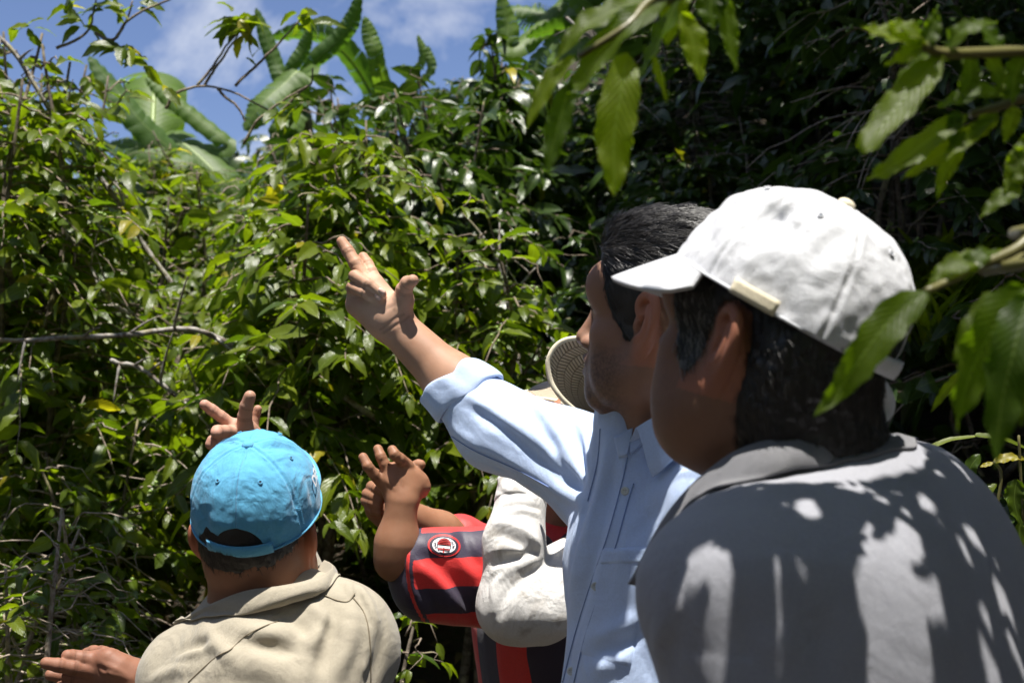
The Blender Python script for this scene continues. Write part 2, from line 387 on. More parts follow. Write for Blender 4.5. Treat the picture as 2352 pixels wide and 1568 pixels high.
LEAFF=M_leaf('near_leaf',(.040,.080,.006),(.16,.21,.008),gloss=.45,trans=.68)
BANANA=M_leaf('banana_blade',(.055,.115,.020),(.11,.18,.03),yellow=(.16,.2,.03),ydens=.98,gloss=.52,trans=.4)
def M_bark(name,c1,c2,sc=60):
    m,n,l,b=nmat(name); co=objco(n); n1=noise(n,l,co,sc,5,.65); n2=noise(n,l,co,sc*.3,3)
    c=mix(n,l,ramp(n,l,n1.outputs[0],[(.4,(0,0,0)),(.58,(1,1,1))]).outputs[0],c1,c2); c=mix(n,l,ramp(n,l,n2.outputs[0],[(.55,(0,0,0)),(.7,(1,1,1))]).outputs[0],c,(.30,.27,.14))
    l.new(c,b.inputs['Base Color']); l.new(bump(n,l,n1.outputs[0],.6,.004).outputs[0],b.inputs['Normal']); b.inputs['Roughness'].default_value=.85; return m
BARKD=M_bark('brown_bark',(.06,.045,.03),(.17,.14,.105)); BARK=M_bark('lichen_bark',(.13,.10,.075),(.38,.36,.33)); TWIG=M_bark('twig_bark',(.12,.085,.06),(.26,.21,.16),90); TWIGP=M_bark('pale_dry_twig',(.22,.17,.13),(.42,.35,.29),90)
BERRY=M_plain('green_cherry',(.20,.30,.06),.3,0,40,.25,.05)
YBERRY=M_plain('yellow_cherry',(.5,.42,.05),.3,0,40,.25,.05)
def M_soil():
    m,n,l,b=nmat('hillside_soil'); co=objco(n); n1=noise(n,l,co,6,8,.7); n2=noise(n,l,co,60,5,.7)
    c=mix(n,l,n1.outputs[0],(.030,.022,.014),(.10,.065,.042)); c=mix(n,l,ramp(n,l,n2.outputs[0],[(.5,(0,0,0)),(.6,(1,1,1))]).outputs[0],c,(.035,.045,.018))
    l.new(c,b.inputs['Base Color']); l.new(bump(n,l,n2.outputs[0],1.,.03).outputs[0],b.inputs['Normal']); b.inputs['Roughness'].default_value=.95; return m
SOIL=M_soil()
# ------------------------------------------------------------------ heads, hands, clothes
def ear(fr,s,sc=1.0,out=24,tilt=12,c=(-.004,.077,.0)):
    a=math.radians(out)*s; t=math.radians(tilt)
    ef0=norm(fr.F*math.cos(a)-fr.L*math.sin(a)*1.0); el=norm(fr.L*s*math.cos(a)+fr.F*s*math.sin(a)*1.0); el=norm(el-ef0*(el@ef0))
    ef=ef0*math.cos(t)+fr.U*math.sin(t); eu=fr.U*math.cos(t)-ef0*math.sin(t)
    o=fr.p(c[0],c[1]*s,c[2]); k=fr.sc*sc
    q=lambda x,y,z:o+k*(x*ef+y*el+z*eu)
    R=np.array([ef,el,eu])
    def chain(pts,r):
        p=spline([q(*a) for a in pts],len(pts)*3); rr=np.interp(np.linspace(0,1,len(p)),np.linspace(0,1,len(r)),r)*k
        return [Cone(p[i],p[i+1],rr[i],rr[i+1]) for i in range(len(p)-1)]
    base=U([Ell(q(-.002,-.0035,.002),(.0165*k,.0036*k,.029*k),R),Ell(q(.002,.0,-.026),(.0085*k,.0045*k,.011*k),R),Cone(q(.004,-.010,.004),q(-.002,-.003,.0),.014*k,.011*k)],.008*k)
    base=Sub(base,[Ell(q(.003,.007,-.003),(.0090*k,.0105*k,.0135*k),R),Cone(q(.005,.005,.013),q(-.011,.0055,.012),.0022*k,.003*k)],.004*k)
    hel=U([(x,.004*k) for x in chain([(.006,.001,.004),(.013,.002,.013),(.012,.002,.024),(.002,.003,.032),(-.010,.003,.030),(-.018,.003,.018),(-.0195,.003,.003),(-.015,.002,-.012),(-.007,.001,-.023)],[.0026,.0036,.0042,.0042,.0042,.0040,.0036,.003,.003])],.003)
    ant=U([(x,.004*k) for x in chain([(-.004,.002,.020),(-.0105,.004,.010),(-.0105,.004,-.003),(-.005,.0035,-.013),(.003,.003,-.018)],[.003,.0034,.0034,.0032,.0028])],.003)
    trg=Ell(q(.0125,.001,-.004),(.0045*k,.0035*k,.0065*k),R)
    return U([(base,0),(hel,.004*k),(ant,.004*k),(trg,.005*k)],.004)
def head(fr,fat=0.,nose=0.,ears=True,earsc=1.0,earout=24,earF=-.004):
    c=fr.cone; e=fr.ell
    skull=[(e((-.004,0,.046),(.096,.0735,.082)),0),(e((.030,0,.040),(.0610,.056,.062)),.03),(e((.044,0,-.028),(.050,.056,.070)),.03),
      (e((-.05,0,.0),(.045,.055,.05)),.03)]
    for s in (1,-1):
        skull+=[(c((.004,.052*s,-.042),(.020,.049*s,-.062),.019,.017),.03),(c((.020,.049*s,-.062),(.074,.014*s,-.089),.017,.015),.028),
          (e((.064,.041*s,-.016),(.022,.020,.018)),.022),(e((.045,.040*s,-.055),(.035+fat,.021+fat,.034+fat)),.025),
          (c((.0865,.006*s,.029),(.074,.038*s,.029),.0100,.0095),.02),(e((.068,.048*s,.045),(.03,.02,.03)),.02)]
    skull+=[(e((.080,0,-.089),(.014,.018,.013)),.022),(e((.080,0,-.055),(.022,.027,.030)),.02),
      (c((.092,0,.020),(.112+nose,0,-.018),.0075,.0105),.012),(e((.108+nose,0,-.022),(.0125,.011,.0095)),.008),
      (e((.100,.0125,-.027),(.010,.0075,.0075)),.006),(e((.100,-.0125,-.027),(.010,.0075,.0075)),.006),
      (c((.103,.0,-.046),(.094,.021,-.050),.0058,.0035),.006),(c((.103,.0,-.046),(.094,-.021,-.050),.0058,.0035),.006),
      (c((.1005,.0,-.0605),(.092,.019,-.0545),.0068,.0035),.005),(c((.1005,.0,-.0605),(.092,-.019,-.0545),.0068,.0035),.005)]
    S=U(skull,.02)
    cuts=[]
    for s in (1,-1):
        cuts+=[e((.103,.032*s,.010),(.016,.016,.010)),e((.112+nose,.0065*s,-.0325),(.006,.0032,.003))]
    cuts.append(c((.109,.020,-.0535),(.109,-.020,-.0535),.0022))
    S=Sub(S,cuts,.008)
    for_eyes=[]
    for s in (1,-1):
        for_eyes+=[(e((.0795,.0315*s,.0105),(.0125,.0135,.0125)),.002),(c((.0915,.022*s,.0125),(.083,.043*s,.0135),.0035,.003),.004),(c((.089,.022*s,.003),(.082,.042*s,.004),.003,.0025),.004)]
    S=U([(S,0)]+for_eyes,.004)
    H=S
    if ears: H=U([(S,0),(ear(fr,1,earsc,earout,c=(earF,.077,0.)),.006),(ear(fr,-1,earsc,earout,c=(earF,.077,0.)),.006)],.006)
    return S,H
class PolyCut(Node):                # keep only what lies inside a side-view outline (hairline)
    def __init__(s,skin,fr,poly,t,warp=None): s.x=skin; s.fr=fr; s.p=np.array(poly); s.t=t; s.c=skin.c; s.r=skin.r+.03; s.w=warp
    def mask(s,q):
        x=np.stack([q[:,0],q[:,2]],-1); P_=s.p; d=np.full(len(x),1e9); ins=np.zeros(len(x),bool)
        for i in range(len(P_)):
            a=P_[i];b=P_[(i+1)%len(P_)]; ba=b-a; w=x-a; h=np.clip(w@ba/(ba@ba),0,1); d=np.minimum(d,((w-h[:,None]*ba)**2).sum(1))
            c1=(a[1]<=x[:,1])&(b[1]>x[:,1]); c2=(a[1]>x[:,1])&(b[1]<=x[:,1]); cr=ba[0]*w[:,1]-ba[1]*w[:,0]
            ins^=(c1&(cr>0))|(c2&(cr<0))
        return np.where(ins,-1,1)*np.sqrt(d)
    def ev(s,p,c=None,R=None):
        d=s.x.ev(p,c,R); q=s.fr.loc(p); d=d-s.t(q)
        if s.w is not None: d=d-s.w(p,q)
        return -smin(-d,-(s.mask(q)*s.fr.sc+.0010*vnoise(q,120)+.0010*vnoise(q,260)),.004)
def strands(name,hair,fr,n,field,length,rad,mat,parent,seed=1,lift=.35,segs=5,keep=None,cols=None):
    rs=np.random.RandomState(seed); me=hair.data; nvx=len(me.vertices)
    V=np.zeros(nvx*3,np.float32); me.vertices.foreach_get('co',V); N=np.zeros(nvx*3,np.float32); me.vertices.foreach_get('normal',N)
    off=np.array(parent.location); V=V.reshape(-1,3)+off; N=N.reshape(-1,3)
    idx=rs.randint(0,nvx,n); nn=N[idx]; jt=rs.normal(0,.0022,(n,3)); jt-=nn*(jt*nn).sum(1)[:,None]; p=V[idx]+jt; q=fr.loc(p); d=field(q,rs)@fr.R
    if keep is not None:
        k=keep(q,nn@fr.R.T,rs); p,nn,q,d=p[k],nn[k],q[k],d[k]; n=len(p)
    d=d-nn*(d*nn).sum(1)[:,None]; d/=np.linalg.norm(d,axis=1)[:,None]+1e-9
    L=length(q,rs)[:,None]; lf=(lift*rs.uniform(.3,1.3,n))[:,None]; pts=[]
    for i in range(segs+1):
        t=i/segs; pts.append(p+d*L*t+nn*(L*lf*(t-.85*t*t)) -nn*.0006)
    pts=np.stack(pts,1); s=np.cross(d,nn); s/=np.linalg.norm(s,axis=1)[:,None]+1e-9
    r=rad*rs.uniform(.6,1.4,n)[:,None,None]*np.linspace(1,.25,segs+1)[None,:,None]**.7
    a=pts+s[:,None]*r; b=pts-s[:,None]*r; c=pts+nn[:,None]*r*.9
    VV=np.stack([a,c,b],2).reshape(-1,3); m=(segs+1)*3
    base=(np.arange(n)*m)[:,None,None]; i=(np.arange(segs)*3)[None,:,None]; F=[]
    for k in range(2): F.append(np.stack([base+i+k,base+i+k+1,base+i+3+k+1,base+i+3+k],-1).reshape(-1,4))
    return mesh(name,VV,np.vstack(F),mat,parent,True,off=off)
def chain(pts,rs,k=.004):
    return U([(Cone(pts[i],pts[i+1],rs[i],rs[i+1]),k) for i in range(len(pts)-1)],k)
RINGS=[]
def finger(j,r0,r1,knob=1.03):
    """joint points from knuckle to tip"""
    n=len(j); r=np.linspace(r0,r1,n); out=[]
    for i in range(1,n-1):
        a=norm(j[i+1]-j[i-1]); x=norm(np.cross(a,nv(.3,.5,.8))); y=np.cross(a,x)
        for o_ in ((0,) if i>1 else (-.0016,.0016)):
            RINGS.append((np.array([j[i]+a*o_+r[i]*1.0*(x*math.cos(t)+y*math.sin(t)) for t in np.linspace(0,2*math.pi,11)]),.0018,-.0009))
    for i in range(n-1): out.append((Cone(j[i],j[i+1],r[i],r[i+1]*.97),.003))
    for i in range(1,n-1): out.append((Ell(j[i],(r[i]*knob,)*3),.002))
    return U(out,.003)
def hand(palm,fingers,pk=.012,fk=.006):
    Pm=U([(x,pk) for x in palm],pk); parts=[U([(Pm,0),(f,fk)],fk) for f in fingers]
    return U([(x,.0012) for x in parts],.0012)
def torso(fb,w=1.,t=1.,extra=.0,hip=True):
    c=fb.cone; e=fb.ell; x=extra
    L=[(e((-.005,0,-.18),(.118*t+x,.172*w+x,.20)),0),(e((.03,0,-.15),(.095*t+x,.135*w+x,.12)),.05),(e((-.03,0,-.10),(.085*t+x,.145*w+x,.10)),.05),
       (e((.005,0,-.40),(.120*t+x,.155*w+x,.22)),.08),(e((.0,0,-.56),(.118*t+x,.165*w+x,.17)),.06)]
    for s in (1,-1): L.append((c((-.01,.035*s,-.020),(-.01,.155*w*s,-.058),.045+x,.050+x),.05))
    L.append((c((-.01,0,-.07),(-.002,0,.005),.080+x,.066+x),.04))
    return L
def trousers(parent,hx,hy,hz,yaw,zg=0.,w=.1):
    f=nv(math.cos(yaw),math.sin(yaw),0); l=nv(-f[1],f[0],0); o=nv(hx,hy,hz); L=[(Ell(o+nv(0,0,-.05),(.17,.15,.15)),0)]
    for s in (1,-1):
        a=o+l*s*.09+nv(0,0,-.08); k=o*nv(1,1,0)+l*s*.10+f*.02+nv(0,0,zg+.48); b=k*nv(1,1,0)+nv(0,0,zg+.10)+l*s*.01-f*.03
        L+=[(Cone(a,k,.095,.075),.04),(Cone(k,b,.075,.062),.02)]
        bt=U([(Cone(b+nv(0,0,.12),b+nv(0,0,-.05),.052,.045),0),(Cone(b+nv(0,0,-.055)-f*.03,b+nv(0,0,-.06)+f*.14,.044,.036),.02)],.02)
        sdf_mesh('boot',bt,.009,BOOT,parent)
    sdf_mesh('trousers',U(L,.04),.012,TROUSER,parent)
def collar(fb,parent,mat,R=(.075,.078),amax=150,stand=.035,flap=.045,point=.03,flare=.022,drop=.045,wob=.003,name='collar',seed=3,openx=0.,ctr=(-.005,0,.0),asym=(0,0),thick=.0022,gap=.004,n=90):
    """fold-over collar: rows run from the inside of the stand over the fold to the flap's edge"""
    rs=np.random.RandomState(seed); ph=rs.uniform(0,6,6); al=np.linspace(-amax,amax,n)*math.pi/180; rows=[]; m=12; V=np.zeros((n,m,3)); rib=np.zeros((n,m))
    for i,a in enumerate(al):
        k=abs(a)/math.radians(amax); sd=1 if a>0 else -1
        x=-math.cos(a); y=math.sin(a)          # a=0 is the nape, positive = left side
        wv=wob*(math.sin(3*a+ph[0])+.6*math.sin(7*a+ph[1]))
        rx=R[0]*(1+openx*k*k); ry=R[1]
        hf=stand-drop*k**1.6+wv+(asym[0] if sd>0 else asym[1])*k
        fl=flap+point*k**3
        prof=[(-.010,-stand*.9),(-.007,-stand*.5),(-.003,-.008),(-.001,-.001),(.002,.0015),(.0055,-.0015)]
        for j in range(m):
            if j<6: dr,dz=prof[j]
            else:
                t=(j-5)/(m-6); dr=.0055+gap*t+flare*t**1.3*(1+.25*math.sin(5*a+ph[2])); dz=-.0015-fl*t*(1-.12*t)
            V[i,j]=fb.p(ctr[0]+x*(rx+dr),ctr[1]+y*(ry+dr),ctr[2]+hf+dz); rib[i,j]=a*R[0]*900
    o=mesh(name,V.reshape(-1,3),grid_faces(n,m),mat,parent,True,{'rib':rib.ravel()*.9})
    s=o.modifiers.new('t','SOLIDIFY'); s.thickness=thick; s.offset=1
    sb=o.modifiers.new('s','SUBSURF'); sb.levels=1; sb.render_levels=1
    return o,V
def cap(parent,fr,mat,h=.108,a=.087,b=.101,brim=.068,brim_w=62,brim_pitch=12,curve=.030,buttonmat=None,seed=1,creases=(),wob=.0022,open_w=.036,open_h=.42,droop=None,colattr=False,strapmat=None,stitch=None,puff=.0):
    rs=np.random.RandomState(seed); ns,ntt=260,90
    s=np.linspace(-1,1,ns); t=np.linspace(0,1,ntt)
    S,T=np.meshgrid(s,t,indexing='ij')
    wo=(open_w/a)*np.sqrt(np.clip(1-(T/open_h)**2,0,1)); wo=np.where(T<open_h,wo,0)
    ph=S*(math.pi-wo)                        # 0 = front, +-pi = back
    A=T*math.pi/2
    rr=np.cos(A)**.82; zz=np.sin(A)**.93
    Fp=b*rr*np.cos(ph); Lp=a*rr*np.sin(ph); Up=h*zz
    Nn=np.stack([np.cos(ph)*np.cos(A)/b,np.sin(ph)*np.cos(A)/a,np.sin(A)/h],-1); Nn/=np.linalg.norm(Nn,axis=-1,keepdims=True)
    Q=np.stack([Fp,Lp,Up],-1)
    sm=np.abs(((ph+math.pi/6*0)/(math.pi/3)+.5)%1-.5)*math.pi/3*np.maximum(rr,.05)*a   # metres to nearest of six seams
    d=-.0011*np.exp(-(sm/.0016)**2)+.0006*np.exp(-((sm-.004)/.002)**2)
    fq=Q.reshape(-1,3)+seed*3.1
    d=d+(wob*vnoise(fq,22)+wob*.55*vnoise(fq,48)+wob*.28*vnoise(fq,110)).reshape(d.shape)+puff*np.exp(-((T-.5)/.3)**2)
    for (p0,t0,p1,t1,wd,am) in creases:      # (azimuth deg, height 0-1) -> (azimuth, height)
        x0=np.array([b*math.cos(math.radians(p0))*math.cos(t0*1.57)**.82,a*math.sin(math.radians(p0))*math.cos(t0*1.57)**.82,h*math.sin(t0*1.57)**.93])
        x1=np.array([b*math.cos(math.radians(p1))*math.cos(t1*1.57)**.82,a*math.sin(math.radians(p1))*math.cos(t1*1.57)**.82,h*math.sin(t1*1.57)**.93])
        ba=x1-x0; hh=np.clip(((Q-x0)@ba)/(ba@ba),0,1); e=np.linalg.norm(Q-x0-hh[...,None]*ba,axis=-1)
        d=d+am*np.exp(-(e/wd)**2)*(.35+.65*np.sin(math.pi*np.clip(hh,.02,.98)))
    Q=Q+Nn*d[...,None]
    V=fr.o+fr.sc*(Q.reshape(-1,3)@fr.R)
    o=mesh('cap',V,grid_faces(ns,ntt),mat,parent,True,None,np.ones((len(V),3)) if colattr else None)
    sd=o.modifiers.new('t','SOLIDIFY'); sd.thickness=.0018; sd.offset=-1
    W=lambda q:fr.o+fr.sc*(np.asarray(q)@fr.R)
    def on(phd,tt,out=.001):
        p=math.radians(phd); r_=math.cos(tt*1.57)**.82; q=nv(b*r_*math.cos(p),a*r_*math.sin(p),h*math.sin(tt*1.57)**.93); nn=norm(nv(math.cos(p)*math.cos(tt*1.57)/b,math.sin(p)*math.cos(tt*1.57)/a,math.sin(tt*1.57)/h)); return q+nn*out,nn
    # button
    B=MB(); n1,n2=14,8
    th=np.linspace(0,2*math.pi,n1,endpoint=False); la=np.linspace(-.9,1.57,n2)
    BV=np.array([[.0085*math.cos(x)*math.cos(y),.0085*math.sin(x)*math.cos(y),h+.0015+.0052*math.sin(y)] for x in th for y in la])
    mesh('cap_button',W(BV),grid_faces(n1,n2,True),buttonmat or mat,o,True,None,np.ones((len(BV),3)) if colattr else None)
    # brim
    nb,mb=60,14; g=np.linspace(-1,1,nb); r=np.linspace(0,1,mb); BV=np.zeros((nb,mb,3)); bp=math.radians(brim_pitch)
    for i,x in enumerate(g):
        p=math.radians(brim_w)*x; q0=nv(b*math.cos(p),a*math.sin(p),0); le=brim*math.cos(x*math.pi/2)**.42
        for j,y in enumerate(r):
            l=q0[1]*(1+.10*y); e=le*y
            BV[i,j]=(q0[0]+e*math.cos(bp)-.002,l,.002-curve*(l/a)**2-e*math.sin(bp)-.004*y*y+curve*(q0[1]/a)**2*(1-y)**3)
    ob=mesh('cap_brim',W(BV.reshape(-1,3)),grid_faces(nb,mb),mat,o,True,None,np.ones((nb*mb,3)) if colattr else None)
    sd=ob.modifiers.new('t','SOLIDIFY'); sd.thickness=.0042; sd.offset=0
    # strap across the opening
    ns2=24; g=np.linspace(-1,1,ns2)*(open_w/a+.12)+math.pi; SV=[]
    for p in g:
        for z in (-.001,.005,.011,.016): SV.append(nv((b+.0012+(.001 if abs(z-.007)<.005 else 0))*math.cos(p),(a+.0012)*math.sin(p),z-.002))
    st=mesh('cap_strap',W(SV),grid_faces(ns2,4),strapmat or mat,o,True,None,np.ones((len(SV),3)) if colattr else None)
    sd=st.modifiers.new('t','SOLIDIFY'); sd.thickness=.002; sd.offset=0
    # eyelets
    for k in range(6):
        pt,nn=on(30+60*k,.60,.0012); x=norm(np.cross(nn,[0,0,1])); y=np.cross(nn,x); th=np.linspace(0,2*math.pi,13)
        m=MB(); m.tube(W([pt+.0026*(x*math.cos(z)+y*math.sin(z)) for z in th]),.0010*fr.sc,5); eo=m.build('cap_eyelet',mat,o)
        dd=MB(); dd.add(W([pt+.0019*(x*math.cos(z)+y*math.sin(z))+nn*.0002 for z in th[:-1]]),np.zeros((0,4),int)); 
        mesh('eyelet_hole',np.array(dd.V[0]),[tuple(range(12))],DARKBLUE,eo,False)
        if colattr:
            at=eo.data.attributes.new('col','FLOAT_COLOR','POINT'); at.data.foreach_set('color',np.ones(len(eo.data.vertices)*4,np.float32))
    # rolled lower hem and seam stitching
    m=MB(); hp=[]
    for p in np.linspace(-(math.pi-open_w/a),math.pi-open_w/a,120): hp.append(nv((b+.0008)*math.cos(p),(a+.0008)*math.sin(p),.0005))
    m.tube(W(hp),.0016*fr.sc,6)
    hm=m.build('cap_hem',mat,o)
    if colattr:
        at=hm.data.attributes.new('col','FLOAT_COLOR','POINT'); at.data.foreach_set('color',np.ones(len(hm.data.vertices)*4,np.float32))
    if stitch:
        m=MB()
        for k in range(6):
            for off_ in (-.0038,.0038):
                for q in np.arange(.06 if k!=3 else .45,.93,.022):
                    rr_=math.cos(q*1.57)**.82*a; dp=math.degrees(off_/max(rr_,.004))
                    p0,_=on(60*k+dp,q,.0008); p1,_=on(60*k+dp,q+.013,.0008); m.tube(W([p0,p1]),.00042*fr.sc,3)
        m.build('cap_stitching',stitch,o)
    return o,on,W
def polyface_text(s,mat,parent,name,placer,size=1.0,bold=0.,extr=0.):
    cu=bpy.data.curves.new(name,'FONT'); cu.body=s; cu.size=size; cu.offset=bold; cu.align_x='CENTER'; cu.align_y='CENTER'; cu.resolution_u=3
    ob=bpy.data.objects.new(name,cu); COL.objects.link(ob); bpy.context.view_layer.update()
    me=bpy.data.meshes.new_from_object(ob.evaluated_get(bpy.context.evaluated_depsgraph_get()))
    V=np.array([v.co[:] for v in me.vertices]); F=[tuple(p.vertices) for p in me.polygons]
    bpy.data.objects.remove(ob); W=np.array([placer(x,y) for x,y in V[:,:2]])
    return mesh(name,W,F,mat,parent,False)
def nail(p,dirf,nrm,w,l,parent):
    x=norm(np.cross(dirf,nrm)); V=[]; n=7
    for i in range(n):
        for j in range(n):
            a=(i/(n-1)*2-1); bq=(j/(n-1)*2-1); k=math.sqrt(max(0,1-.35*bq*bq*(1 if bq>0 else .6)))
            V.append(p+x*w*a*k+dirf*l*bq*math.sqrt(1-.3*a*a)+nrm*(.0012-.0022*a*a-.0006*bq*bq))
    o=mesh('nail',V,grid_faces(n,n),NAIL,parent); s=o.modifiers.new('t','SOLIDIFY'); s.thickness=.0008; s.offset=-1; return o

def settle(V,node,gap,iters=6,pull=None):
    V=V.copy()
    for _ in range(iters):
        d=node.ev(V); g=np.stack([node.ev(V+nv(*x))-d for x in ((.001,0,0),(0,.001,0),(0,0,.001))],-1)/.001; g/=np.linalg.norm(g,axis=1)[:,None]+1e-9
        m=np.where(d<gap,gap-d,0)
        if pull is not None: m=np.where(d>gap,(gap-d)*pull,m)
        V+=g*m[:,None]
    return V
def collar2(parent,mat,fold,edge,inner,node=None,n=90,m=8,bulge=.006,thick=.002,name='collar',gap=.003,wob=.0012,seed=1):
    f=spline([P(*x) for x in fold],n); e=spline([P(*x) for x in edge],n); i_=spline([P(*x) for x in inner],n) if inner else None
    cen=f.mean(0); V=[]; rib=np.concatenate([[0],np.cumsum(np.linalg.norm(np.diff(f,axis=0),axis=1))]); RB=[]
    rs=np.random.RandomState(seed); ph=rs.uniform(0,6,4)
    for k in range(n):
        outw=e[k]-(i_[k] if inner else cen); outw=outw-CU*(outw@CU); outw=norm(outw); row=[]
        if inner:
            for t in np.linspace(0,1,4)[:-1]: row.append(i_[k]*(1-t)+f[k]*t)
        row+= [f[k]-outw*.0015-CU*.001,f[k]+CU*.0008,f[k]+outw*.0022-CU*.0015]
        for t in np.linspace(0,1,m)[1:]:
            w_=wob*t*(math.sin(k*.19+ph[0])+math.sin(k*.41+ph[1])*.6)
            row.append((f[k]+outw*.0022)*(1-t)+e[k]*t+outw*(bulge*math.sin(math.pi*t)+w_))
        V.append(row); RB.append([rib[k]*900]*len(row))
    V=np.array(V); nr=V.shape[1]
    if node is not None:
        r0=(3 if inner else 0)+3
        Q=V[:,r0:].reshape(-1,3); Q=settle(Q,node,gap); V[:,r0:]=Q.reshape(n,-1,3)
        L=settle(V[:,-1],node,gap+.001,8,pull=.5); V[:,-1]=V[:,-1]*.3+L*.7; V[:,-2]=V[:,-2]*.7+.3*(V[:,-1]+V[:,-3])/2
    o=mesh(name,V.reshape(-1,3),grid_faces(n,nr),mat,parent,True,{'rib':np.array(RB).ravel()*.17})
    s=o.modifiers.new('t','SOLIDIFY'); s.thickness=thick; s.offset=1
    sb=o.modifiers.new('s','SUBSURF'); sb.levels=1; sb.render_levels=1
    return o
# ------------------------------------------------------------------ the people
BSEAM=M_plain('blue_seam',(.20,.28,.52),.9); SEAM=M_plain('khaki_seam',(.20,.165,.11),.9)
TONE_D=nv(.42,.235,.15); TONE_B=nv(.29,.158,.105); TONE_L=nv(.60,.36,.25)
def skin_cols(base,fr=None,beard=0.,palm=None,bead_seed=2,dark=None):
    def f(V):
        c=np.tile(base,(len(V),1))
        if fr is not None:
            q=fr.loc(V); k=np.exp(-(((q[:,0]-.098)/.014)**2+(q[:,1]/.022)**2+((q[:,2]+.053)/.010)**2)); c=c*(1-k[:,None]*.5)+nv(.16,.06,.05)*k[:,None]*.5
            if beard: 
                k=np.clip((-.025-q[:,2])/.02,0,1)*np.clip((q[:,0]-.02)/.03,0,1)*np.clip((-q[:,2]*0+1),0,1)*beard*(.6+.4*vnoise(V,500)); c=c*(1-k[:,None])+nv(.025,.02,.018)*k[:,None]
            br=np.exp(-(((q[:,2]-.033-.004*np.cos(q[:,1]*60))/.0045)**2))*(q[:,0]>.055)*(np.abs(q[:,1])>.010)*(np.abs(q[:,1])<.052)*.85
            c=c*(1-br[:,None])+nv(.012,.01,.009)*br[:,None]
            er=np.clip((np.abs(q[:,1])-.070)/.008,0,1)*(np.abs(q[:,2])<.05)*(np.abs(q[:,0])<.04)*.45; c=c*(1-er[:,None])+base*nv(2.0,1.25,1.1)*er[:,None]
        if palm is not None:
            for pc,r,col in palm:
                k=np.exp(-(((V-pc)**2).sum(1)/r**2))[:,None]; c=c*(1-k)+col*k
        if dark is not None:
            c=darken(V,c,dark)
        return c
    return f
SHORT=lambda q:.0030+0*q[:,2]
HAIRPOLY=[(.088,.088),(.066,.068),(.058,.045),(.050,.030),(.040,.020),(.036,-.012),(.030,-.022),(.020,-.018),(.020,.010),(.012,.038),(-.006,.042),(-.022,.030),(-.030,.0),(-.032,-.030),(-.045,-.062),(-.085,-.075),(-.14,-.06),(-.14,.16),(.06,.17),(.10,.12)]
def person(label,x,y,group=None):
    z=0.0; o=empty('person',(x,y,z)); tag(o,label,'person','men gathered on the slope'); return o
RD=[]
def rings(b):
    RD[:]=[(f,.0013) for f,_,_ in RINGS]; o=Folds(b,list(RINGS)); RINGS.clear(); return o
def darken(V,c,L):
    for line,wd in L:
        m0=np.linalg.norm(V-line.mean(0),axis=1)<np.linalg.norm(line-line.mean(0),axis=1).max()+.01
        if not m0.any(): continue
        W=V[m0]; m=None
        for a,b in zip(line[:-1],line[1:]):
            ba=b-a; q=W-a; h=np.clip(q@ba/(ba@ba+1e-12),0,1); e=((q-h[:,None]*ba)**2).sum(1); m=e if m is None else np.minimum(m,e)
        k=(np.exp(-m/wd**2)*.55)[:,None]; c[m0]=c[m0]*(1-k)+c[m0]*.40*k
    return c
def cw(p,a=1.0,o=0.): return a*(.0042*(.35-np.abs(vnoise(p+o,11)))+.0022*(.35-np.abs(vnoise(p*nv(1,1,.7)+o+3,27))))
def jj(L): return [P(*x) for x in L]

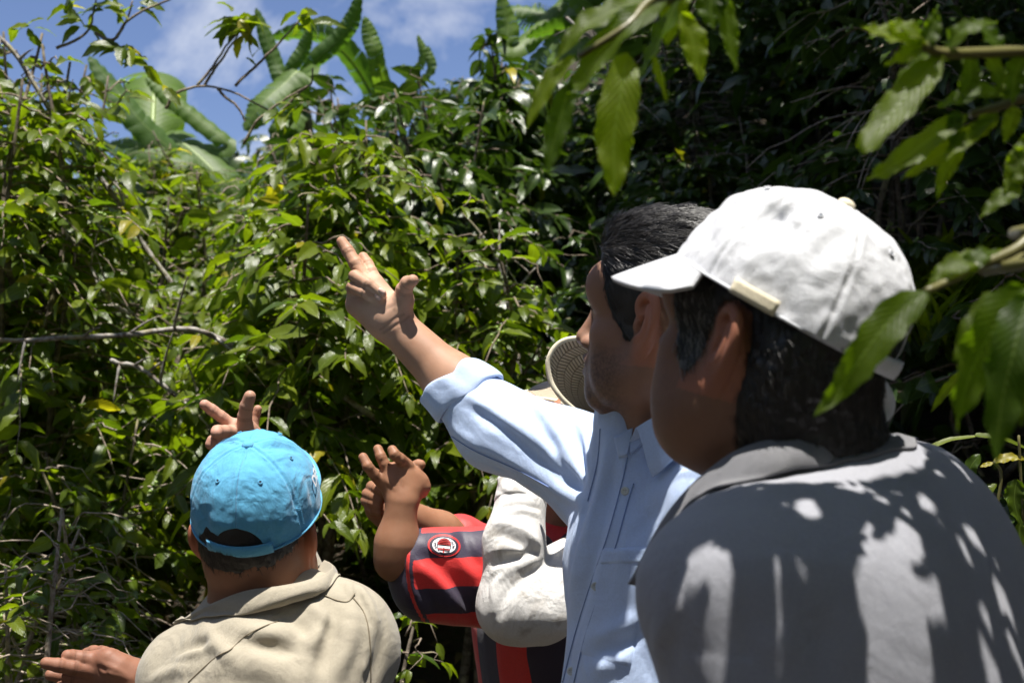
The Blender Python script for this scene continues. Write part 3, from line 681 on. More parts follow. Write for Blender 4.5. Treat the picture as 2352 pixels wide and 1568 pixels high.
# === 1 man in the sky-blue cap and khaki shirt (seen from behind)
def khaki_man():
    k=person('man seen from behind in sky-blue cap and khaki shirt, hands pointing left',-.33,1.93)
    fh=Fr(P(591,1236,1.87),math.radians(84),math.radians(22),math.radians(-2),.915)
    fb=Fr(P(612,1402,1.89),math.radians(80),math.radians(-14),math.radians(-13))
    S,H=head(fh,earout=26)
    nk=Cone(fh.p(-.028,0,-.03),fb.p(-.01,0,-.04),.060,.066)
    shR=fb.p(-.01,-.108,-.088); shL=fb.p(-.01,.118,-.080)
    elR=P(700,1440,2.14); wrR=P(590,1085,2.20)
    elL=P(455,1690,2.02); wrL=P(322,1562,2.06)
    # raised hand: index to upper left, thumb upright, little finger beyond, two curled fingers
    D=2.20; pc=P(556,1010,D)
    palm=[Cone(wrR,P(575,1040,D),.026,.026),Cone(P(590,1050,D),P(540,985,D),.020,.016),Cone(P(585,1040,D),P(535,1010,D),.020,.014),Cone(P(600,1050,D),P(583,1000,D),.018,.013),Cone(P(570,1020,D),P(565,985,D-.01),.020,.016)]
    fi=[finger(jj([(545,985,D),(510,958,D-.012),(488,942,D-.018),(470,929,D-.024)]),.0098,.0083),
        finger(jj([(562,995,D-.012),(562,958,D-.022),(566,934,D-.028),(574,910,D-.034)]),.0120,.0095),
        finger(jj([(583,1000,D+.015),(583,970,D+.020),(587,953,D+.022),(592,939,D+.020)]),.0088,.0068),
        finger(jj([(548,995,D-.005),(520,990,D-.03),(500,990,D-.045),(497,994,D-.050)]),.0100,.0092),
        finger(jj([(542,1012,D),(512,1008,D-.025),(490,1012,D-.036),(484,1020,D-.038)]),.0098,.0088)]
    hR=hand(palm,fi)
    D=2.04
    palmL=[Cone(P(330,1566,2.06),P(270,1548,D),.025,.024),Cone(P(300,1550,D),P(225,1518,D),.024,.016),Cone(P(300,1560,D),P(212,1540,D),.024,.014),Cone(P(300,1572,D),P(215,1562,D+.01),.022,.014),Cone(P(270,1530,D-.01),P(250,1512,D-.01),.018,.015)]
    fiL=[finger(jj([(215,1540,D-.005),(170,1533,D-.02),(135,1527,D-.03),(106,1522,D-.036)]),.0125,.0088),
         finger(jj([(222,1518,D),(190,1513,D-.008),(168,1509,D-.012),(156,1506,D-.018)]),.0135,.0098),
         finger(jj([(215,1562,D),(170,1556,D+.0),(140,1552,D-.005),(116,1549,D-.01)]),.0115,.0085),
         finger(jj([(222,1575,D+.01),(190,1578,D+.0),(160,1576,D-.005),(140,1572,D-.01)]),.0110,.0080),
         finger(jj([(262,1508,D+.01),(235,1499,D+.02),(215,1497,D+.03),(200,1500,D+.035)]),.0115,.009)]
    hL=hand(palmL,fiL)
    tend=[]
    body=U([(H,0),(nk,.03),(Cone(fb.p(-.01,0,-.04),fb.p(-.01,0,-.3),.08,.08),.04),(Cone(shR,shL,.04,.04),.04),(Cone(shR,elR,.038,.034),.02),(Cone(elR,wrR,.036,.026),.012),(hR,.012),(Cone(shL,elL,.038,.034),.02),(Cone(elL,wrL,.036,.026),.012),(hL,.012)],.01)
    vein=[]
    for seq in ([(300,1552),(262,1534),(226,1519)],[(305,1560),(262,1548),(222,1540)]): 
        f=drape(body,seq); vein.append((f,.004,.0022))
    for seq in ([(250,1560),(245,1545),(232,1530)],[(238,1556),(228,1545),(224,1532)],[(262,1560),(252,1551),(246,1540)],[(186,1528),(184,1536),(186,1542)],[(178,1528),(176,1534),(178,1540)]):
        f=drape(body,seq); vein.append((f,.0022,-.0012))
    body=Folds(body,vein)
    palmc=[(P(500,960,2.17),.07,nv(.58,.32,.235)),(P(580,940,2.17),.05,nv(.46,.27,.19)),(P(220,1540,2.04),.14,nv(.27,.125,.08))]
    sdf_mesh('body',rings(body),.0018,SKIN,k,colfn=skin_cols(TONE_D*nv(.66,.55,.5),fh,palm=palmc,dark=RD))
    hair=sdf_mesh('hair',PolyCut(S,fh,HAIRPOLY,SHORT,lambda p,q:.0012*vnoise(p,260)),.003,HAIR,k)
    strands('hair_strands',hair,fh,9000,lambda q,rs:np.stack([-.2+rs.normal(0,.25,len(q)),rs.normal(0,.25,len(q)),-np.ones(len(q))],-1),lambda q,rs:rs.uniform(.005,.011,len(q)),.00035,HAIR,k,lift=.5,segs=3,keep=lambda q,n,rs:(q[:,2]<.06))
    # cap
    fc=Fr(P(590,1167,1.855),math.radians(84),math.radians(34),math.radians(2),.93)
    co,on,W=cap(k,fc,CAPBLUE,h=.106,a=.0885,b=.103,seed=4,wob=.0021,open_w=.036,open_h=.22,stitch=STITCHB,strapmat=CAPBLUE,brim_pitch=-6,brim=.054,curve=.012,brim_w=50,
        creases=[(-95,.86,-70,.55,.007,-.006),(-60,.80,-95,.84,.006,.003),(85,.9,60,.62,.006,-.0045),(100,.8,110,.62,.006,-.003),(-125,.18,-112,.40,.008,-.0045),(-140,.12,-130,.35,.006,.002),(-100,.10,-95,.35,.006,-.003),(150,.12,140,.36,.013,-.005),(178,.78,180,.5,.008,.0028),(120,.2,95,.5,.01,.003),(-165,.55,-160,.75,.012,.002)])
    m=MB()
    for z in range(7):
        p=math.pi+(-.30+.095*z); c0=nv((fc and .103+.003)*math.cos(p),(.0885+.0035)*math.sin(p),.006)
        th=np.linspace(0,2*math.pi,9); tx=nv(-math.sin(p),math.cos(p),0)
        m.tube(W([c0+tx*.0022*math.cos(q)+nv(0,0,.0022*math.sin(q)) for q in th]),.00055,4)
    m.build('strap_hole',STITCHB,[c for c in co.children if c.name.startswith('cap_strap')][0])
    def place(phc,tc,sx):
        def f(x,y):
            q,_=on(phc+x*sx*60,tc+y*sx*.62,.0034); return W([q])[0]
        return f
    polyface_text('DEWI',WHITETHREAD,co,'embroidered_word',place(-74,.26,1.0),.21,.006)
    # shirt
    T=torso(fb,.745,1.0)
    T+=[(Ell(fb.p(-.060,0,-.19),(.065,.12,.17),fb.R),.06),(Cone(fb.p(-.02,-.05,-.005),fb.p(-.02,-.11,-.035),.045,.045),.04)]
    sl1=[(Cone(shR,elR,.052,.052),.05),(Cone(elR,elR*.45+wrR*.55,.058,.046),.03)]
    sl2=[(Cone(shL,elL,.052,.052),.05)]
    base=U(T+sl1+sl2,.05)
    base=Warp(base,lambda p:.0035*vnoise(p,9)+cw(p,1.1),.008)
    FL=folds_px(base,[([(470,1450),(520,1500),(560,1540)],.010,.0045),([(540,1440),(600,1455),(690,1450)],.014,.005),([(560,1470),(640,1492),(700,1490)],.012,-.005),([(690,1500),(720,1470),(745,1420)],.012,.006),
        ([(730,1560),(745,1500),(760,1440),(765,1390)],.011,-.0055),([(770,1560),(800,1480),(810,1420)],.012,.005),([(640,1400),(690,1440),(720,1470)],.010,-.004),([(700,1380),(745,1420),(780,1440)],.010,.004),
        ([(760,1300),(800,1340),(830,1380)],.008,.004),([(775,1300),(815,1350),(850,1420)],.008,-.004),([(790,1310),(840,1370),(868,1440)],.007,.0035),([(420,1490),(460,1480),(500,1462)],.008,-.003),([(400,1520),(440,1500),(500,1480)],.007,.003),
        ([(440,1470),(478,1500)],.005,-.002),([(520,1520),(600,1530),(680,1560)],.02,.006),([(850,1560),(870,1500),(872,1450)],.009,-.004),([(350,1560),(400,1540),(440,1535)],.008,.003),([(820,1560),(840,1500)],.01,.004),
        ([(600,1430),(640,1420),(700,1395)],.006,-.0025)])
    FL=[(f,w*.8,a*2.6) for f,w,a in FL]
    yoke=folds_px(base,[([(432,1568),(470,1530),(500,1505),(530,1490),(560,1462),(600,1440)],.0030,-.0030),([(745,1366),(775,1378),(800,1380),(815,1362)],.0030,-.0030)])
    shirt=sdf_mesh('shirt',Folds(base,FL+yoke),.0038,KHAKI,k,smooth_it=1)
    fin=Folds(base,FL+yoke)
    for sq in ([(432,1566),(470,1530),(500,1505),(530,1490),(560,1462),(600,1440),(640,1425)],[(745,1366),(775,1378),(800,1380),(815,1362)]):
        f=drape(fin,sq,40); m=MB(); m.tube(f+norm(CAM-f.mean(0))*.0012,.0008,5); m.build('yoke_seam',SEAM,shirt)
    arm=folds_px(fin,[([(812,1372),(838,1410),(850,1470),(852,1568)],.002,0)])
    for f,_,_ in arm:
        m=MB(); m.tube(f+norm(CAM-f.mean(0))*.0012,.0008,5); m.build('armhole_seam',SEAM,shirt)
    collar2(shirt,KHAKI,[(398,1428,1.89),(420,1420,1.85),(480,1388,1.805),(560,1357,1.785),(640,1345,1.78),(700,1333,1.795),(750,1314,1.83),(764,1298,1.88),(745,1285,1.93)],
        [(425,1466,1.90),(455,1450,1.85),(500,1427,1.80),(560,1410,1.77),(640,1388,1.765),(700,1366,1.78),(752,1352,1.81),(778,1333,1.87),(772,1306,1.93)],
        [(450,1440,1.90),(475,1428,1.86),(520,1412,1.83),(580,1402,1.815),(640,1395,1.812),(690,1380,1.82),(726,1350,1.845),(733,1330,1.88),(718,1310,1.93)],base,bulge=.002,seed=2)
    trousers(k,fb.o[0],fb.o[1],.90,math.radians(78))
    return k
# === 2 man in the pale blue shirt, arm raised, seen in profile
BMPOLY=[(.082,.086),(.074,.074),(.069,.055),(.065,.036),(.060,.018),(.054,.006),(.046,-.004),(.034,-.020),(.020,-.022),(.020,.008),(.012,.036),(-.006,.042),(-.020,.034),(-.027,.010),(-.030,-.020),(-.045,-.060),(-.085,-.075),(-.15,-.06),(-.15,.19),(.05,.19),(.100,.150),(.108,.110),(.095,.094)]
def blue_man():
    k=person('man in pale blue shirt raising his bare forearm, black hair, no hat',.20,1.80)
    TH=23
    fh=Fr(P(1541,757,1.74),math.radians(180-TH),math.radians(7),math.radians(0),1.0)
    fb=Fr(P(1505,1040,1.80),math.radians(180+22),math.radians(-3),math.radians(0))
    S,H=head(fh,nose=-.002,earsc=1.1,earout=36,earF=.009)
    nk=U([(Cone(fh.p(-.026,0,-.03),fb.p(-.008,0,-.04),.056,.064),0),(Cone(fh.p(-.01,.058,-.03),fb.p(.046,.015,-.005),.012,.009),.03),(Ell(fb.p(.052,0,.035),(.014,.012,.016)),.02)],.03)
    shR=P(1395,1085,1.93); elR=P(1150,985,2.02); wrR=P(902,742,2.07); shL=fb.p(-.01,.155,-.06)
    D=2.06
    palm=[Cone(P(903,745,D+.005),P(868,705,D),.0255,.022),Cone(P(885,745,D),P(820,700,D+.006),.0220,.0165),Cone(P(875,735,D),P(824,660,D+.014),.0195,.0125),Cone(P(890,720,D),P(842,648,D+.016),.0195,.0120),Cone(P(900,712,D+.004),P(864,652,D+.014),.0190,.0120),Cone(P(915,725,D-.002),P(926,690,D-.010),.0190,.0155)]
    fi=[finger(jj([(864,652,D+.014),(853,628,D+.022),(844,608,D+.030),(834,591,D+.036)]),.0110,.0083),      # index
        finger(jj([(842,648,D+.014),(818,608,D+.020),(800,578,D+.028),(785,555,D+.034)]),.0112,.0082),       # middle
        finger(jj([(826,658,D+.010),(815,634,D-.006),(845,652,D-.022),(877,675,D-.022)]),.0098,.0072),       # ring, folded on the palm
        finger(jj([(812,690,D+.006),(809,660,D-.004),(838,672,D-.020),(868,690,D-.018)]),.0092,.0070),       # little
        finger(jj([(926,690,D-.010),(928,667,D-.018),(936,651,D-.026),(948,644,D-.034)]),.0138,.0088)]       # thumb
    hR=hand(palm,fi)
    body=U([(H,0),(nk,.03),(Cone(fb.p(-.01,0,-.04),fb.p(-.01,0,-.3),.08,.08),.04),(Cone(shR,fb.p(0,0,-.06),.04,.04),.04),(Cone(shL,fb.p(0,0,-.06),.04,.04),.04),(Cone(shR,elR,.040,.038),.02),(Cone(elR,elR*.6+wrR*.4,.039,.0375),.02),(Cone(elR*.6+wrR*.4,wrR,.0375,.0280),.03),(hR,.010)],.01)
    cr=[]
    for seq,wd,am in [([(873,757),(890,746),(910,730),(928,722)],.0022,-.0013),([(880,765),(900,752),(925,738),(940,726)],.0022,-.0012),([(905,700),(890,708),(880,720)],.003,-.0012),([(905,712),(912,690),(908,672)],.0035,-.0015),([(806,612),(826,604)],.0018,-.0011),([(792,582),(808,575)],.0016,-.0010),([(845,626),(860,618)],.0016,-.0010)]:
        cr.append((drape(body,seq),wd,am))
    body=Folds(body,cr)
    pal=[(P(880,690,D-.02),.045,nv(.60,.38,.27)),(P(800,580,D+.01),.03,nv(.50,.28,.18)),(P(845,620,D+.01),.022,nv(.62,.38,.26))]
    cb=skin_cols(TONE_B,fh,beard=.75)
    def cf(V):
        c=cb(V)
        arm=(V[:,0]<P(1300,900,1.9)[0]); c2=np.tile(TONE_D,(len(V),1))
        for pc,r,col in pal:
            kk=np.exp(-(((V-pc)**2).sum(1)/r**2))[:,None]; c2=c2*(1-kk)+col*kk
        c[arm]=c2[arm]; c[arm]=darken(V[arm],c[arm],RD+[(f,.0016) for f,_,_ in cr]); return c
    sdf_mesh('body',rings(body),.0016,SKIN,k,colfn=cf)
    def thick(q):
        return .0022+.0205*np.clip((q[:,2]-.055)/.07,0,1)**1.2*(1+.25*np.clip((q[:,0]-.02)/.06,0,1))
    hair=sdf_mesh('hair',PolyCut(S,fh,BMPOLY,thick,lambda p,q:.0022*vnoise(np.stack([q[:,0]*.35,q[:,1],q[:,2]],1),150)*np.clip((q[:,2]-.05)/.03,.15,1)),.0020,HAIR,k)
    def fld(q,rs):
        n=len(q); top=np.clip((q[:,2]-.05)/.05,0,1)
        return np.stack([-.9*top-.55*(1-top)+rs.normal(0,.16,n),rs.normal(0,.20,n)+.15*np.sign(q[:,1]),.25*top-1.0*(1-top)+rs.normal(0,.2,n)],-1)
    strands('hair_strands',hair,fh,26000,fld,lambda q,rs:np.where(q[:,2]>.06,rs.uniform(.010,.026,len(q)),rs.uniform(.005,.012,len(q))),.00055,HAIR,k,lift=.24,segs=5)
    def fld2(q,rs):
        n=len(q); return np.stack([.7+rs.normal(0,.4,n),rs.normal(0,.5,n),.9+rs.normal(0,.3,n)],-1)
    strands('hair_strands',hair,fh,2500,fld2,lambda q,rs:rs.uniform(.005,.011,len(q)),.00042,HAIR,k,lift=.5,segs=4,seed=5,keep=lambda q,n,rs:(q[:,0]>.070)&(q[:,2]>.085))
    for s in (1,-1):
        e=sdf_mesh('eye',Ell(fh.p(.0795,.0315*s,.0085),(.0118,)*3),.0018,EYE,k); ir=MB()
        c=fh.p(.0795,.0315*s,.0085)+fh.F*.0106; th=np.linspace(0,2*math.pi,17)[:-1]
        mesh('iris',np.array([c+fh.F*.0009+.0056*(fh.L*math.cos(a)+fh.U*math.sin(a)) for a in th]),[tuple(range(16))],HAIR,e,False)
    m=MB(); rs=np.random.RandomState(3)
    for s in (1,-1):
        for i in range(26):
            a=i/25; p=fh.p(.0925-.008*a,(.021+.022*a)*s,.0130-.002*abs(a-.5)); m.tube([p,p+fh.F*.004+fh.U*.001,p+fh.F*.007+fh.U*.0035],.0003,3)
        for i in range(150):
            a=rs.rand(); p=fh.p(.0955-.013*a*a,(.010+.038*a)*s,.031+.006*math.sin(a*2.6)+rs.normal(0,.0016)); dd=norm(fh.L*s*.8+fh.U*rs.normal(.2,.3)+fh.F*.25); m.tube([p,p+dd*.005,p+dd*.009-fh.F*.001],.00032,3)
    m.build('eyebrow_hair',HAIR,k)
    for j0,j1,off in ((3,2,0),(4,3,0)):
        pass
    nv1=norm(P(500,784,1)-P(0,784,1))
    tocam=norm(CAM-P(870,680,D))
    for (u,v,dx,dy,dd) in ((877,668,.8,.58,-.034),(869,681,.8,.55,-.030)):
        dirf=norm(CX*dx-CU*dy); p=P(u,v,D+dd); q=hit(body,u,v); 
        if q is not None: nail(q+tocam*.0006,dirf,norm(tocam+CU*.35),.0042,.0056,k)
    # shirt: body, raised sleeve with a rolled cuff, collar, placket, pocket, buttons
    T=torso(fb,.95,.84)
    mid=elR*.60+wrR*.40
    T+=[(Ell(fb.p(.058,.02,-.40),(.085,.125,.20),fb.R),.06),(Cone(fb.p(.0,0,-.05),fb.p(.010,0,.040),.085,.068),.02)]
    base=U(T+[(Cone(shR,elR,.070,.058),.06),(Cone(elR,mid*.75+elR*.25,.056,.046),.03),(Cone(shL,fb.p(.0,.20,-.34),.064,.055),.04)],.05)
    ad=norm(mid-elR)
    base=Warp(base,lambda p:.0028*vnoise(p,8)+cw(p,.9,4.),.008)
    FL=folds_px(base,[([(1090,1010),(1180,1060),(1290,1130),(1340,1150)],.010,.0045),([(1060,900),(1150,955),(1250,1020),(1330,1090)],.009,.0035),([(1080,935),(1160,990),(1270,1080),(1340,1120)],.008,-.0045),
        ([(1190,920),(1240,980),(1290,1060),(1330,1110)],.008,-.004),([(1230,920),(1280,990),(1320,1060),(1345,1110)],.008,.004),([(1290,940),(1320,1000),(1345,1080)],.008,-.004),([(1330,960),(1350,1020),(1355,1090)],.008,.0035),([(1180,900),(1220,960),(1260,1010)],.008,.003),
        ([(1370,1000),(1365,1080),(1345,1160),(1335,1220)],.010,-.004),([(1400,1010),(1385,1100),(1355,1200),(1340,1260)],.010,.004),([(1410,1060),(1390,1180),(1345,1330),(1310,1450)],.010,-.0035),
        ([(1345,1200),(1320,1330),(1290,1450),(1275,1560)],.012,.004),([(1375,1230),(1345,1350),(1315,1460),(1295,1560)],.010,-.004),
        ([(1450,1210),(1430,1280),(1420,1320)],.012,.003),([(1520,1150),(1480,1200),(1440,1260)],.010,-.003),([(1360,1470),(1430,1440),(1500,1400)],.012,.0045),([(1350,1500),(1430,1475),(1480,1450)],.010,-.004),([(1350,1540),(1420,1520),(1460,1490)],.012,.004),
        ([(1010,960),(1100,1030),(1200,1090)],.010,.003)])
    FL=[(f,w*.85,a*1.7) for f,w,a in FL]
    seam=folds_px(base,[([(1065,870),(1120,905),(1190,960)],.0022,-.0018),([(1000,985),(1060,1025),(1140,1075),(1240,1120)],.0025,-.0018),([(1428,1075),(1412,1140),(1382,1250),(1350,1360),(1322,1450),(1300,1568)],.0028,-.0022),([(1395,1085),(1378,1160),(1350,1260)],.0025,-.0012),([(1440,1035),(1425,1100)],.004,.002)])
    sh0=U([(Folds(base,FL+seam),0)],.01)
    SH=Sub(sh0,[Cone(mid-ad*.02,mid+ad*.12,.042,.050),],.004)
    shirt=sdf_mesh('shirt',SH,.0036,BLUE,k,smooth_it=1)
    # cuff: three turned-back layers round the forearm
    ax=ad; sx=norm(np.cross(ax,CF)); sy=np.cross(ax,sx)
    rows=[];nn=72; prof=[(-.002,.040),(.004,.0425),(.008,.046),(.004,.0485),(-.006,.0500),(-.018,.0515),(-.030,.0520),(-.034,.0505),(-.028,.048)]
    cc=mid+ax*.004; Vc=np.zeros((nn,len(prof)*2,3))
    for i in range(nn):
        a=i/nn*2*math.pi
        for j in range(len(prof)*2):
            t=j/(len(prof)*2-1)*(len(prof)-1); j0=min(int(t),len(prof)-2); f=t-j0; x=prof[j0][0]*(1-f)+prof[j0+1][0]*f; r=prof[j0][1]*(1-f)+prof[j0+1][1]*f
            x+= .009*math.sin(a+1.2)+.003*math.sin(3*a)+.002*math.sin(5*a+2); r+=.0018*math.sin(2*a+.7)+.0015*math.sin(5*a+j*.4)+.001*math.sin(9*a)
            Vc[i,j]=cc+ax*x+(sx*math.cos(a)*r*1.02+sy*math.sin(a)*r*.98)
    cf_=mesh('rolled_cuff',Vc.reshape(-1,3),grid_faces(nn,len(prof)*2,True),BLUE,shirt); s=cf_.modifiers.new('t','SOLIDIFY'); s.thickness=.002
    Vc=Vc[int(nn*.08):int(nn*.40)]
    collar2(shirt,BLUE,[(1460,982,1.70),(1503,957,1.685),(1560,935,1.69),(1620,930,1.74),(1650,935,1.82),(1610,940,1.90)],[(1490,1091,1.675),(1524,1062,1.665),(1570,1015,1.665),(1640,990,1.72),(1690,990,1.82),(1640,985,1.92)],
        [(1445,1015,1.715),(1490,1000,1.705),(1560,985,1.71),(1610,980,1.76),(1630,980,1.82),(1600,980,1.88)],sh0,thick=.0016,bulge=.003,n=60)
    def but(pt,par=shirt,r=.0052):
        nn_=norm(CAM-pt); nn_=norm(norm(nn_)+fb.F*.6+fb.L*.4); x=norm(np.cross(nn_,CU)); y=np.cross(nn_,x); V=[]
        prof=[(0,.0006),(.45,.0005),(.62,.0013),(.85,.0016),(1.,.0006),(1.,-.001)]
        for a in np.linspace(0,2*math.pi,17)[:-1]:
            for rr,h in prof: V.append(pt+nn_*(h+.0012)+r*rr*(x*math.cos(a)+y*math.sin(a)))
        b=mesh('button',V,grid_faces(16,6,True),BUTTON,par)
        for q in ((1,1),(1,-1),(-1,1),(-1,-1)):
            c=pt+nn_*.0022+.0011*(q[0]*x+q[1]*y); mesh('button_hole',np.array([c+.0004*(x*math.cos(t)+y*math.sin(t)) for t in np.linspace(0,6.28,7)[:-1]]),[tuple(range(6))],HAIR,b,False)
    for u,v in ((1436,1127),(1368,1345),(1312,1540)):
        q=hit(sh0,u,v)
        if q is not None: but(q)
    q=hit(sh0,1502,1070); 
    if q is not None: but(q+norm(CAM-q)*.008,r=.0046)
    # chest pocket lying on the shirt
    def patch(name,quad,nx,ny,mat,lift=.0022,par=shirt):
        V=[];g=np.linspace(0,1,nx);h=np.linspace(0,1,ny); A,B,Cc,Dd=[np.array(z,float) for z in quad]
        for a in g:
            for b in h:
                uv=(A*(1-a)+B*a)*(1-b)+(Dd*(1-a)+Cc*a)*b; q=hit(sh0,*uv); 
                e=min(a,1-a,b,1-b); V.append((q if q is not None else V[-1])+norm(CAM-q if q is not None else nv(0,-1,0))*(lift if e>0 else -.001))
        return mesh(name,V,grid_faces(nx,ny),mat,par)
    patch('pocket',[(1372,1262),(1497,1262),(1450,1535),(1328,1500)],22,30,BLUE)
    patch('collar_flap',[(1409,1004),(1458,976),(1441,1048),(1421,1052)],16,16,BLUE,.006)
    patch('collar_stand',[(1441,1012),(1474,985),(1480,1020),(1446,1046)],14,12,BLUE,.004)
    for sq in ([(1441,1050),(1428,1110),(1395,1230),(1360,1330),(1322,1450),(1292,1566)],[(1455,1110),(1440,1160),(1412,1260),(1384,1340),(1344,1460),(1318,1566)],[(1022,992),(1090,1035),(1180,1075),(1260,1118)],[(1378,985),(1372,1060),(1350,1150)]):
        f=drape(sh0,sq,40); m=MB(); m.tube(f+norm(CAM-f.mean(0))*.0012,.0007,4); m.build('shirt_seam',BSEAM,shirt)
    patch('pocket_hem',[(1374,1258),(1497,1254),(1494,1296),(1366,1298)],22,8,BLUE,.0036)
    trousers(k,fb.o[0],fb.o[1],.96,math.radians(202))
    return k
# === 3 man in the white cap and grey polo, nearest
def white_man():
    k=person('nearest man, in a white cap and grey polo shirt dappled with leaf shadows',.26,1.30)
    fh=Fr(P(1760,800,1.275),math.radians(180-42),math.radians(15),math.radians(0),.93)
    fb=Fr(P(1830,1115,1.30),math.radians(180-42),math.radians(-14),math.radians(-9))
    S,H=head(fh,fat=.008,earsc=1.08,earout=30)
    nk=U([(Cone(fh.p(-.028,0,-.03),fb.p(-.008,0,-.05),.064,.072),0),(Ell(fh.p(.038,.0,-.098),(.042,.050,.034),fh.R),.04)],.03)
    shL=fb.p(-.005,.165,-.07); shR=fb.p(-.01,-.165,-.07)
    body=U([(H,0),(nk,.035),(Cone(fb.p(-.01,0,-.04),fb.p(-.01,0,-.3),.08,.08),.04),(Cone(shR,shL,.045,.045),.04)],.01)
    sdf_mesh('body',body,.0018,SKIN,k,colfn=skin_cols(TONE_B*nv(.85,.82,.80),fh,beard=.15))
    poly=[(.078,.080),(.073,.052),(.070,.030),(.064,.008),(.056,-.012),(.044,-.034),(.030,-.034),(.022,-.010),(.020,.012),(.012,.036),(-.006,.042),(-.022,.034),(-.029,.006),(-.026,-.030),(-.024,-.075),(-.030,-.125),(-.15,-.14),(-.15,.18),(.05,.18),(.09,.12)]
    hair=sdf_mesh('hair',PolyCut(U([(S,0),(nk,.03)],.03),fh,poly,lambda q:.0020+.009*np.clip((-.02-q[:,0])/.04,0,1),lambda p,q:(.0016*vnoise(q,120)+.001*vnoise(q,260))*np.clip((-.01-q[:,0])/.03,.1,1)),.0021,HAIR,k)
    fl=lambda q,rs:np.stack([-.5+rs.normal(0,.25,len(q)),rs.normal(0,.2,len(q)),-1+rs.normal(0,.2,len(q))],-1)
    strands('hair_strands',hair,fh,14000,fl,lambda q,rs:rs.uniform(.008,.016,len(q)),.00040,HAIR,k,lift=.45,segs=4,keep=lambda q,n,rs:(q[:,2]<.075))
    strands('grey_sideburn',hair,fh,26000,fl,lambda q,rs:rs.uniform(.006,.012,len(q)),.00038,GREYHAIR,k,lift=.5,segs=3,seed=9,keep=lambda q,n,rs:(q[:,0]>.012)&(q[:,2]<.06)&(rs.rand(len(q))<.9*np.clip((.06-q[:,2])/.07,0.1,1)))
    fc=Fr(P(1800,722,1.265),math.radians(180-24),math.radians(31),math.radians(0),.975)
    co,on,W=cap(k,fc,CAPWHITE,h=.112,a=.092,b=.112,seed=7,wob=.0034,brim_pitch=44,brim=.068,curve=.016,brim_w=55,open_w=.040,open_h=.42,colattr=True,strapmat=CAPWHITE2,stitch=None,buttonmat=CREAM,
        creases=[(62,.30,70,.55,.006,-.006),(80,.45,66,.50,.005,-.005),(50,.5,58,.72,.007,.004),(100,.25,112,.6,.010,-.004),(35,.2,30,.6,.010,-.003),(60,.40,75,.62,.008,-.006),(70,.34,95,.38,.010,-.004),(88,.62,80,.30,.004,-.0028),(25,.25,50,.10,.010,-.004),(20,.35,40,.5,.010,.004),(120,.3,140,.5,.014,-.003),(15,.12,15,.4,.008,-.004)])
    # small woven tab on the hem
    V=[]
    for i,p in enumerate(np.linspace(75,98,12)):
        for z in (-.002,.003,.008,.012):
            q=nv((.112+.0030)*math.cos(math.radians(p)),(.092+.0030)*math.sin(math.radians(p)),z); V.append(W([q])[0])
    o=mesh('cap_tab',V,grid_faces(12,4),CREAM,co); s=o.modifiers.new('t','SOLIDIFY'); s.thickness=.0016
    # loose strap end hanging behind
    cl=[fc.p(-.103,.03,.004),fc.p(-.112,-.005,-.006),fc.p(-.110,-.035,-.022),fc.p(-.098,-.05,-.045)]
    cl=[P(1975,862,1.24),P(2012,880,1.26),P(2032,915,1.28),P(2028,945,1.285),P(2008,957,1.28)]; sp=spline(cl,24); V=[]
    for i,p in enumerate(sp):
        t=sp[min(i+1,23)]-sp[max(i-1,0)]; wv=norm(np.cross(t,CU*.35-CF)); 
        for z in (-.009,-.003,.003,.009): V.append(p+wv*z)
    o=mesh('cap_strap_end',V,grid_faces(24,4),CAPWHITE2,co); s=o.modifiers.new('t','SOLIDIFY'); s.thickness=.0022
    # polo
    T=torso(fb,1.12,1.12,.004)
    T+=[(Ell(fb.p(-.065,0,-.16),(.075,.155,.16),fb.R),.06),(Ell(fb.p(-.05,-.09,-.10),(.07,.09,.09),fb.R),.05),(Ell(fb.p(-.05,.09,-.10),(.07,.09,.09),fb.R),.05)]
    base=U(T+[(Cone(shL,fb.p(.0,.215,-.36),.066,.060),.06),(Cone(shR,fb.p(.0,-.215,-.36),.066,.060),.06)],.05)
    base=Warp(base,lambda p:.0032*vnoise(p,7)+cw(p,.55,8.),.008)
    globals()['WMBASE']=base
    FL=folds_px(base,[([(1840,1568),(1800,1480),(1790,1380)],.014,.004),([(1930,1568),(1900,1450),(1890,1350)],.015,-.005),([(1560,1568),(1545,1480),(1570,1390)],.010,-.004),([(1520,1560),(1510,1480),(1540,1380)],.010,.004),([(2200,1568),(2190,1460),(2150,1360)],.015,.004),([(1580,1230),(1560,1300),(1545,1380)],.004,-.0025)])
    shirt=sdf_mesh('polo_shirt',Folds(base,FL),.0034,GREY,k,smooth_it=1)
    collar2(shirt,GREYRIB,[(1447,1335,1.30),(1478,1270,1.29),(1520,1195,1.275),(1570,1130,1.255),(1630,1075,1.23),(1698,1030,1.21),(1790,1003,1.20),(1880,990,1.205),(1960,995,1.225),(2025,1005,1.26),(2040,1030,1.32),(2000,1050,1.38)],
        [(1449,1343,1.295),(1500,1312,1.27),(1545,1260,1.24),(1590,1215,1.215),(1650,1172,1.19),(1721,1127,1.18),(1791,1086,1.175),(1861,1073,1.18),(1940,1085,1.20),(2001,1099,1.225),(2062,1115,1.28),(2080,1110,1.36)],
        [(1500,1330,1.33),(1520,1285,1.31),(1560,1220,1.29),(1610,1160,1.27),(1670,1110,1.25),(1730,1085,1.23),(1810,1065,1.225),(1880,1060,1.235),(1950,1065,1.25),(2000,1075,1.28),(2010,1085,1.33),(1980,1090,1.38)],base,thick=.003,bulge=.005,n=130)
    trousers(k,fb.o[0],fb.o[1],.93,math.radians(142))
    return k
GREYHAIR=M_plain('grey_hair',(.22,.21,.20),.45,0,120,.5,.3,.6)
